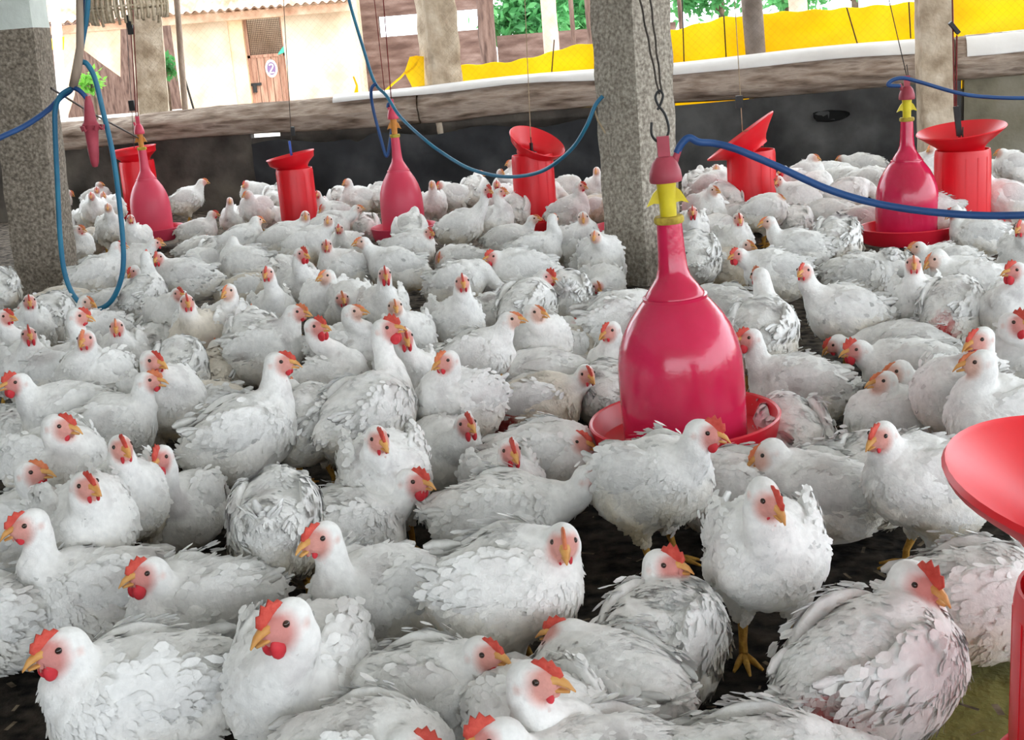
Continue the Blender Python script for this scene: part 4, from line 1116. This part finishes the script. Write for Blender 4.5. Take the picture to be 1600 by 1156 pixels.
    fm = np.clip(2.5 - np.linalg.norm((V - fc), axis=1) / 0.0150, 0, 1)
    topm = np.clip(((V - H) @ hx[2] - 0.016) / 0.006, 0, 1)
    red = np.array([0.66, 0.36, 0.27]) if young else np.array([0.64, 0.22, 0.17]) if 'c' not in flags else np.array([0.60, 0.16, 0.13])
    blend(red, fm * (1 - topm * 0.8) * 0.85)
    lobe = np.minimum(*[np.linalg.norm(V - (H - hdir * .012 + hx[0] * s * .022 - hx[2] * .006), axis=1) for s in (-1, 1)])
    blend((0.68, 0.33, 0.27), np.clip(1 - lobe / 0.010, 0, 1) * (0.5 if young else 0.8))
    # shanks and toes in the same mesh
    Fs, idx = [Q], [0]
    VV, CC = [V], [col]
    off = len(V)
    if leg:
        for sx in (-1, 1):
            st = rng.uniform(-.022, .022)
            kx, ax_ = sx * .046, sx * .050
            segs = [([(kx, -.014, .10), (kx, -.008, .075), (ax_, -.004 + st, .038), (ax_, -.006 + st, .010)], (.0125, .010, .0075, .0085))]
            if dist < 7:
                for ang, ln in ((-28, .055), (0, .066), (28, .055), (178, .028)):
                    dx, dy = math.sin(R(ang)), -math.cos(R(ang)); bx, by = ax_, -.006 + st
                    segs.append(([(bx, by, .011), (bx + dx * ln * .5, by + dy * ln * .5, .0095), (bx + dx * ln, by + dy * ln, .0045)], (.0078, .0062, .0028)))
            for p, r in segs:
                tv, tq, te = toe_mesh(p, r)
                VV.append(tv); CC.append(np.tile(WHITE, (len(tv), 1)))
                Fs += [np.array(tq) + off, np.array(te) + off]; idx += [1, 1]; off += len(tv)
    root = empty('hen', loc, yaw); root.scale = (sc, sc, sc)
    link('body', mk('hen_body', np.concatenate(VV), Fs, [M['feather'], M['leg']], idx, np.concatenate(CC)), root)
    # plumage: a coat of small overlapping feathers
    nf = 3400 if dist < 2.7 else 1700 if dist < 4.2 else 650 if dist < 6 else 260
    ok = np.where((dh > 0.038) & (N[:, 2] > -0.8) & (V[:, 2] > 0.012))[0]
    s = rng.choice(ok, min(nf, len(ok)), replace=False)
    pv, nv_ = V[s], N[s]
    Bn = np.array(B); dB = np.linalg.norm(pv[:, None, :] - Bn[None, 2:, :], axis=2)
    kn = dB.argmin(1) + 2; tanB = Bn[kn - 1] - Bn[kn]; tanB /= np.linalg.norm(tanB, axis=1, keepdims=True)
    isn = np.clip(1.6 - dB.min(1) / 0.045, 0, 1)[:, None]
    lay = (-bf[None, :] - up * 0.35) * (1 - isn) + tanB * isn
    big = (1 - isn[:, 0] * 0.55) * (1.0 if dist < 4.2 else 1.35 if dist < 6 else 1.9)
    lift = np.abs(rng.normal(scale=0.06, size=len(s))) * ruf + 0.025
    wild = rng.random(len(s)) < (0.10 if 'r' in flags else 0.04); lift[wild] += rng.uniform(0.15, 0.5, wild.sum())
    fv, ft, fq, fcol, fnr = feathers(pv, nv_, lay, 0.0205 * big, 0.0118 * big, lift, rng, col[s])
    VV, Tt, Qq, CC2 = [fv], [ft], [fq], [fcol]
    pl = link('plumage', mk('hen_plumage', np.concatenate(VV), [np.concatenate(Tt), np.concatenate(Qq)], [M['feather']], None, np.concatenate(CC2), nor=fnr), root)
    pl['kind'] = 'stuff'
    # wings
    sv, stt, sq = uv_sphere(14, 9)
    for sx in (-1, 1):
        W = sv.copy()
        tp = np.interp(W[:, 1], [-1, -.2, 1], [0.95, 1.0, 0.42])      # narrower to the rear (+Y)
        w = np.stack([W[:, 0] * 0.019 * tp, W[:, 1] * 0.110, W[:, 2] * 0.058 * tp], 1)
        w[:, 2] -= 0.018 * np.clip(w[:, 1] / 0.118, 0, 1)
        w[:, 0] += -0.045 * np.clip(w[:, 1] / 0.118, 0, 1) ** 2 - 0.030 * np.clip(-w[:, 1] / 0.118, 0, 1) ** 2 - 0.9 * np.clip(w[:, 2], 0, 1) ** 1.0 * 0.35
        droop = rng.uniform(-0.05, 0.20) + (0.18 if 'r' in flags else 0)
        cd, sd = math.cos(droop), math.sin(droop)
        w = np.stack([w[:, 0] * sx, w[:, 1] * cd + w[:, 2] * sd, -w[:, 1] * sd + w[:, 2] * cd], 1)
        wc = Cc + np.array([sx * (0.086 * fat), 0.022, 0.034 + 0.02 * tiltup])
        w = w @ np.array([[1, 0, 0], [0, math.cos(tiltup), -math.sin(tiltup)], [0, math.sin(tiltup), math.cos(tiltup)]]).T if False else w
        wv = w + wc
        wn = sv / np.array([0.3, 1.2, 0.8]); wn[:, 0] *= sx; wn /= np.linalg.norm(wn, axis=1, keepdims=True)
        wcol = np.tile(WHITE, (len(wv), 1))
        dm = np.clip(lump(wv, rng, 0.08) - 0.6, 0, 1)[:, None] * (0.25 + 0.5 * dirt); wcol = wcol * (1 - dm) + np.array([0.45, 0.40, 0.38]) * dm
        fs_T, fs_Q = ([stt], [sq]) if sx > 0 else ([stt[:, ::-1]], [sq[:, ::-1]])
        vs, cs, ns = [wv], [wcol], [wn]
        of = len(wv)
        if dist < 6.2:
            outer = np.where((sv[:, 0] > 0.05) & (sv[:, 1] < .93))[0]
            nn = min(len(outer) * 3, 230 if dist < 3.4 else 90)
            s2 = rng.choice(outer, nn)
            jit = rng.normal(scale=(0.003, 0.010, 0.006), size=(nn, 3))
            l2 = np.tile(np.array([0, 1.0, -0.22 - droop]), (nn, 1))
            a, b, c, d, e_ = feathers(wv[s2] + jit, wn[s2], l2, np.full(nn, .026), np.full(nn, .0140), np.abs(rng.normal(scale=.06 * ruf, size=nn)) + .02, rng, wcol[s2])
            vs.append(a); cs.append(d); ns.append(e_); fs_T.append(b + of); fs_Q.append(c + of); of += len(a)
        for k in range(5 if dist < 6.2 else 3):                                  # flight feathers
            p = wc + np.array([-sx * (0.003 * k + .016), 0.046 + 0.006 * k, -0.020 + 0.008 * k])
            t = np.array([-sx * 0.30, 1.0, -0.06 - droop * .8 + 0.025 * k + rng.uniform(-.03, .03)]); t /= np.linalg.norm(t)
            bv, bq = blade(p, t, np.array([0.15 * sx, 0.15, 1.0]), 0.050 + 0.004 * k, 0.023, rng.uniform(-.010, .0), np.array([sx, 0, 0]))
            bv = np.array(bv); vs.append(bv); cs.append(np.tile(WHITE * rng.uniform(.90, 1.0), (len(bv), 1))); fs_Q.append(np.array(bq) + of); of += len(bv)
            ctr_ = np.repeat(bv.reshape(4, 4, 3).mean(1), 4, 0); nb_ = (bv - ctr_) / (np.linalg.norm(bv - ctr_, axis=1, keepdims=True) + 1e-9); ns.append(nb_)
        link('wing', mk('hen_wing', np.concatenate(vs), [np.concatenate(fs_T), np.concatenate(fs_Q)], [M['feather']], None, np.concatenate(cs), nor=np.concatenate(ns)), root)
    # tail: a short fan
    vs, fq2, of = [], [], 0
    el = R(62) if 'u' in flags else R(rng.uniform(8, 30))
    nt_ = 9 if dist < 6.2 else 5
    for k in range(nt_):
        az = R(-44 + 88 * k / (nt_ - 1) + rng.uniform(-5, 5))
        t = -bf * math.cos(el) * math.cos(az) + lat * math.sin(az) * 0.75 + up * (math.sin(el) + 0.25 * math.cos(az) - 0.1)
        t /= np.linalg.norm(t); sd_ = np.cross(t, up); sd_ /= np.linalg.norm(sd_); nn_ = np.cross(sd_, t)
        bv, bq = blade(tb - bf * 0.018, t, sd_, (0.078 if 'u' in flags else 0.052) * rng.uniform(.85, 1.15), 0.026, rng.uniform(-.014, .006), nn_)
        vs.append(np.array(bv)); fq2.append(np.array(bq) + of); of += len(bv)
    vs = np.concatenate(vs)
    link('tail', mk('hen_tail', vs, [np.concatenate(fq2)], [M['feather']], None, np.tile(WHITE * 0.97, (len(vs), 1))), root)
    if hidden: return root
    def place(pts): return H + pts[:, :1] * hx[0] + pts[:, 1:2] * hx[1] + pts[:, 2:3] * hx[2]
    # beak, hooked, two mandibles
    bv, bq, of = [], [], 0
    gape = 0.006 if 'o' in flags else 0.0012
    for top in (1, 0):
        ring = []
        prof = [(0.024, .0118, .0105, .001), (0.037, .0092, .0092, .0015), (0.050, .0056, .0066, -.003), (0.0605, .0014, .0020, -.0108)] if top else [(0.024, .0105, .0072, -.008), (0.038, .0078, .0056, -.0085 - gape * .5), (0.052, .0034, .0030, -.0095 - gape)]
        for (y, w_, h_, z) in prof:
            for j in range(8):
                a = 2 * math.pi * j / 8
                ring.append((w_ * math.cos(a), y, z + h_ * math.sin(a) * (1 if (math.sin(a) > 0) == bool(top) else .35)))
        k = len(prof)
        bv += ring
        bq += [[of + r_ * 8 + j, of + r_ * 8 + (j + 1) % 8, of + r_ * 8 + 8 + (j + 1) % 8, of + r_ * 8 + 8 + j] for r_ in range(k - 1) for j in range(8)]
        bq += [[of + (k - 1) * 8 + j for j in q] for q in ((0, 1, 2, 3), (0, 3, 4, 7), (4, 5, 6, 7))]
        of += len(ring)
    link('beak', mk('hen_beak', place(np.array(bv)), [np.array(bq)], [M['beak']]), root)
    # comb: a notched upright blade
    ch = (0.007 if young else 0.013) * rng.uniform(.85, 1.2) * (1.55 if 'c' in flags else 1.0)
    base = [(0.041, .005), (0.037, .011), (0.031, .0155), (0.025, .0185), (0.018, .0208), (0.011, .022), (0.004, .0225)]
    cv, cq = [], []
    n5 = 9
    for k in range(n5):
        u = k / (n5 - 1)
        y = np.interp(u, np.linspace(0, 1, 7), [b_[0] for b_ in base]); z = np.interp(u, np.linspace(0, 1, 7), [b_[1] for b_ in base])
        env = math.sin(math.pi * min(1, u * 0.9 + 0.12)) ** 0.6
        hh = ch * env * (1.0 if k % 2 else 0.60)
        th = 0.0030 if young else 0.0038
        ytop = y + 0.004 - 0.010 * u
        for sx in (-1, 1): cv += [(sx * th, y, z - .005), (sx * th * .9, y, z + .35 * hh), (sx * th * .35, ytop, z + hh)]
    for k in range(n5 - 1):
        a = k * 6; b = a + 6
        cq += [[a, b, b + 1, a + 1], [a + 1, b + 1, b + 2, a + 2], [a + 2, b + 2, b + 5, a + 5], [a + 5, b + 5, b + 4, a + 4], [a + 4, b + 4, b + 3, a + 3]]
    e = (n5 - 1) * 6
    cq += [[0, 1, 4, 3], [1, 2, 5, 4], [e, e + 3, e + 4, e + 1], [e + 1, e + 4, e + 5, e + 2]]
    link('comb', mk('hen_comb', place(np.array(cv)), [np.array(cq)], [M['comb_pale'] if (young or (i % 3 == 0 and 'c' not in flags)) else M['comb']]), root)
    sv8, st8, sq8 = uv_sphere(10, 7)
    if dist < 7.2:
        for sx in (-1, 1):
            e8 = sv8 * np.array([.0042, .0052, .0048]) + np.array([sx * 0.0188, 0.013, 0.0055])
            link('eye', mk('hen_eye', place(e8), [st8, sq8], [M['eye']]), root)
    if not young and dist < 8:
        ws = (1.45 if 'c' in flags else 0.85) * rng.uniform(.85, 1.1)
        for sx in (-1, 1):
            w8 = sv8 * np.array([.0042, .0085, .0105]) * ws + np.array([sx * 0.0085, 0.027, -0.0165 - 0.006 * ws])
            link('wattle', mk('hen_wattle', place(w8), [st8, sq8], [M['wattle']]), root)
    return root

hens = []
for i, ln in enumerate(HENS.strip().split('\n')):
    t = ln.split()
    bx, by, byaw, pose = float(t[0]), float(t[1]), float(t[2]), t[3]
    flags = t[7] if len(t) > 7 else ''
    sit = pose == 't'
    rs = random.Random(i)
    p = G(bx, by, 0.19 if not sit else 0.105)
    dist = (p - EYE).length
    sc = rs.uniform(0.89, 0.98) * (1.16 if 'b' in flags else 1.0) * float(np.interp(dist, [2.8, 5.0, 8.0], [1.0, 0.94, 0.88]))
    zc = 0.108 if sit else 0.200
    p = G(bx, by, (zc + float(np.interp(dist, [2.5, 3.3], [0.006, 0.036]))) * sc)
    hens.append(dict(i=i, sit=sit, flags=flags, p=Vector((p.x, p.y, 0)), sc=sc, zc=zc, byaw=byaw, dist=dist, sh=0.0,
                     hy=None if t[4] == '-' else float(t[6]), hpx=None if t[4] == '-' else (float(t[4]), float(t[5]))))
# birds that press on each other give way a little, along the line of their row
for it in range(25):
    for a in range(len(hens)):
        A = hens[a]
        for b in range(a):
            B_ = hens[b]; dv = A['p'] - B_['p']; dd = dv.length; need = 0.175 * (A['sc'] + B_['sc']) / 2
            if dd >= need: continue
            s_ = 1 if A['p'].y >= B_['p'].y else -1
            for X, q in ((A, s_), (B_, -s_)):
                st = q * (need - dd) * 0.18; lim = 0.028 * X['dist']
                if abs(X['sh'] + st) < lim:
                    X['sh'] += st; dr = Vector((X['p'].x, X['p'].y, 0)).normalized(); X['p'] = X['p'] + dr * st
for h_ in hens:
    p, sc, zc, sit = h_['p'], h_['sc'], h_['zc'], h_['sit']
    az = math.atan2(p.x, p.y); yaw = R(h_['byaw']) - az
    H = hyaw = None
    if h_['hpx']:
        hyaw = R(h_['hy']) - az
        f3 = Vector((math.sin(yaw), -math.cos(yaw), 0))
        nat = p + f3 * 0.135 * sc + Vector((0, 0, (zc + (0.155 if sit else 0.165)) * sc))
        rr = ray(*h_['hpx']).normalized()
        q = EYE + rr * (nat - EYE).dot(rr)
        dv = q - nat; lim = 0.15 * sc
        if dv.length > lim: dv *= lim / dv.length
        H = np.array((Matrix.Rotation(-yaw, 3, 'Z') @ (nat + dv - p) / sc)[:])
    h_['o'] = make_hen(h_['i'], p, yaw, sc, zc, sit, H, hyaw, h_['flags'], h_['dist'])

# ---------------------------------------------------------------- which hen is which
MANUAL = {
64: 'small-faced white hen peering round the back of the largest crimson drinker',
65: 'low dingy hen with lowered brown head beside the largest crimson drinker',
66: 'white hen with orange beak standing behind the long-necked sitting hen, pink throat spot',
67: 'long white hen sitting side-on with raised neck and orange beak, mid-flock',
70: 'white hen with orange beak lowered, tail pointing at the largest crimson drinker',
71: 'big cream hen with a red sore on its side, sitting left of the drinker tray',
72: 'white hen with orange beak turned left, behind the big cream hen with the sore',
73: 'upright white hen with tall red comb facing the viewer beside the grey-backed hen',
74: 'tall grey-backed hen seen from behind, neck stretched up, red face turned right',
75: 'white hen with orange beak facing the viewer behind the tall-combed upright hen',
79: 'slim white hen in profile looking right, just behind the tall grey-backed hen',
80: 'white hen with bright red comb and wattles, left of the tall grey-backed hen',
81: 'dusty grey-winged hen looking right behind the red-combed hen with bright wattles',
84: 'pale hen showing only the back of its neck between two hens facing forward',
86: 'white hen with brown-stained breast, red comb and orange beak, facing forward',
87: 'white hen seen from behind, in front of the hen with brown-stained breast',
88: 'round-backed sitting hen with hidden head, left of the brown-stained breast hen',
89: 'sitting hen turned away, neck like a column, behind the round-backed hen',
90: 'small white hen facing forward below the bottom of the teal hose loop',
91: 'white hen with head turned right directly under the teal hose loop',
92: 'white hen with orange beak looking right, left of the small forward-facing hen',
93: 'white hen with upright orange comb, in front of the orange-beaked hen',
94: 'plump white hen facing forward with red face at the foot of the left pillar',
96: 'white hen with dark red face facing forward, below the plump hen by the pillar',
97: 'white hen cut by the left frame edge beside the dark-red-faced hen',
101: 'white hen with red comb looking left near the left edge, curved bare neck',
102: 'large white hen with open beak and stretched neck, looking right, left of centre',
103: 'white hen with orange beak looking right, behind the open-beaked hen',
104: 'white hen with red wattle looking right, beneath the curved-necked hen at the left edge',
105: 'hen with dark red comb looking right, cut by the left edge mid-height',
106: 'hen with red comb and grey throat, behind the orange-beaked hen lying at the left',
107: 'slim white hen frowning at the viewer, left of the hen with hanging red wattle',
108: 'round white hen with tall red comb and hanging red wattle, beak turned left',
109: 'fluffy white hen seen from behind with raised tail and hidden head',
110: 'tall white hen standing side-on, orange beak to the right, wing speckled grey',
111: 'dim yellowish hen facing away in the shade behind the tall side-on hen',
112: 'dim yellowish hen lying in shade with hidden head, left of the tall side-on hen',
113: 'standing hen turned away between the tall side-on hen and the grey-backed hen',
114: 'ruffled hen back with hidden head at the left edge beside the curved-necked hen',
115: 'large white hen lying side-on, orange beak to the left, near the left edge',
116: 'white hen with red comb and bright wattle looking left, ruffled tail behind it',
117: 'nearest white hen in the lower left corner, red comb and wattle, looking left',
118: 'huge round white hen in front, red comb, head tucked on its breast, beak left',
119: 'white hen panting with open orange beak, behind the huge round hen',
120: 'ruffled white hen lying side-on with red comb and wattle turned right, centre left',
121: 'fluffy-shouldered white hen with drooping red comb facing the viewer',
122: 'white hen with bright red comb bowing its head, behind the grey-winged hen',
123: 'grey-winged white hen with pointed red comb facing the viewer, centre of flock',
124: 'white hen with red comb in profile just below the left rim of the front tray',
125: 'long white hen with stretched neck, bright red comb and pink cheeks looking right',
126: 'big white hen facing straight at the viewer with long orange beak, speckled wing',
127: 'white hen with orange beak lying before the big long-beaked hen',
128: 'white hen with pale pink face and orange comb looking right, low in the centre',
129: 'white hen at the bottom edge showing only a serrated red comb and its back',
130: 'hen at the bottom edge of which little more than a red comb tip shows',
131: 'cream hen turned away with bent neck, behind the pale-pink-faced hen',
132: 'white hen standing on yellow legs in front of the largest drinker, looking right',
133: 'white hen standing squarely on yellow legs, breast to the viewer, beak turned down',
134: 'white hen back with hidden head behind the hen standing squarely on yellow legs',
135: 'white hen lying with low head under the right rim of the front tray',
136: 'ruffled hen back with hidden head just right of the front drinker tray',
137: 'large white hen with open face turned left, beside the cut-off front funnel',
138: 'ruffled grey hen back with hidden head left of the large hen by the front funnel',
139: 'resting hen with orange face looking left, lower of two heads close together',
140: 'resting hen with orange face looking left, upper of two heads close together',
141: 'tall white hen in profile looking left, neck upright, at the right edge',
142: 'white hen with orange beak behind the tall upright hen at the right edge',
143: 'hen with bright red comb looking right, topmost of the cluster at the right edge',
144: 'hen with orange comb squeezed between the tall hen and the right edge',
145: 'white hen with red comb and upright neck looking left, above two resting hens',
146: 'long white hen lying with lowered head behind the upright-necked red-combed hen',
147: 'large white hen lying right of the largest drinker, dark red face to the left',
150: 'white hen with spread wings turned away, neck stretched up, right of the crimson bell',
193: 'nearest hen in the lower right, red sore by its tail, head turned right',
194: 'white hen lying with hidden head behind the cut-off front feeder',
195: 'ruffled hen with bright red serrated comb and sore rump, seen from behind',
196: 'hen back at the bottom edge below the hen standing on yellow legs',
197: 'hen mostly cut off by the left edge beside the large side-on hen',
198: 'speckled grey hen back with hidden head close behind the front drinker',
}
MARKS = [('the wide left pillar', 50, 440), ('the left-hand drinker', 240, 352), ('the narrow upright feeder', 470, 340), ('the middle faded drinker', 631, 350),
         ('the feeder tipped right', 838, 330), ('the central pillar', 1012, 425), ('the feeder tipped left', 1176, 318), ('the right-hand drinker', 1417, 350), ('the upright right feeder', 1505, 325)]
ORD = 'nearest second third fourth fifth sixth seventh eighth ninth tenth eleventh twelfth thirteenth fourteenth fifteenth sixteenth seventeenth eighteenth nineteenth twentieth'.split()
groups = {}
for h_ in hens:
    if h_['i'] in MANUAL: continue
    x, y, _ = pix(h_['p'] + Vector((0, 0, h_['zc'])))
    nm, mx_, my_ = min(MARKS, key=lambda t_: math.hypot(t_[1] - x, (t_[2] - y) * 1.4))
    dx, dy = x - mx_, (y - my_) * 1.4
    rel = ('left of' if dx < 0 else 'right of') if abs(dx) > abs(dy) else ('in front of' if dy > 0 else 'behind')
    groups.setdefault((nm, rel), []).append((math.hypot(dx, dy), h_))
for (nm, rel), lst in groups.items():
    lst.sort(key=lambda t_: t_[0])
    for k, (dd, h_) in enumerate(lst):
        hy = h_['hy']
        if hy is None: look = 'with hidden head'
        else: look = 'looking left' if -130 < hy <= -25 else 'looking right' if 25 <= hy < 130 else 'facing forward' if abs(hy) < 25 else 'facing away'
        adj = 'sitting' if h_['sit'] else 'standing'
        extra = 'ruffled ' if 'r' in h_['flags'] else 'dusty ' if 'g' in h_['flags'] else 'cream ' if 'y' in h_['flags'] else ''
        MANUAL[h_['i']] = '%s %swhite hen %s, %s %s %s' % (adj, extra, look, ORD[k], rel, nm)
for h_ in hens:
    tag(h_['o'], MANUAL[h_['i']], 'chicken', 'white broiler hens crowding the shed floor')
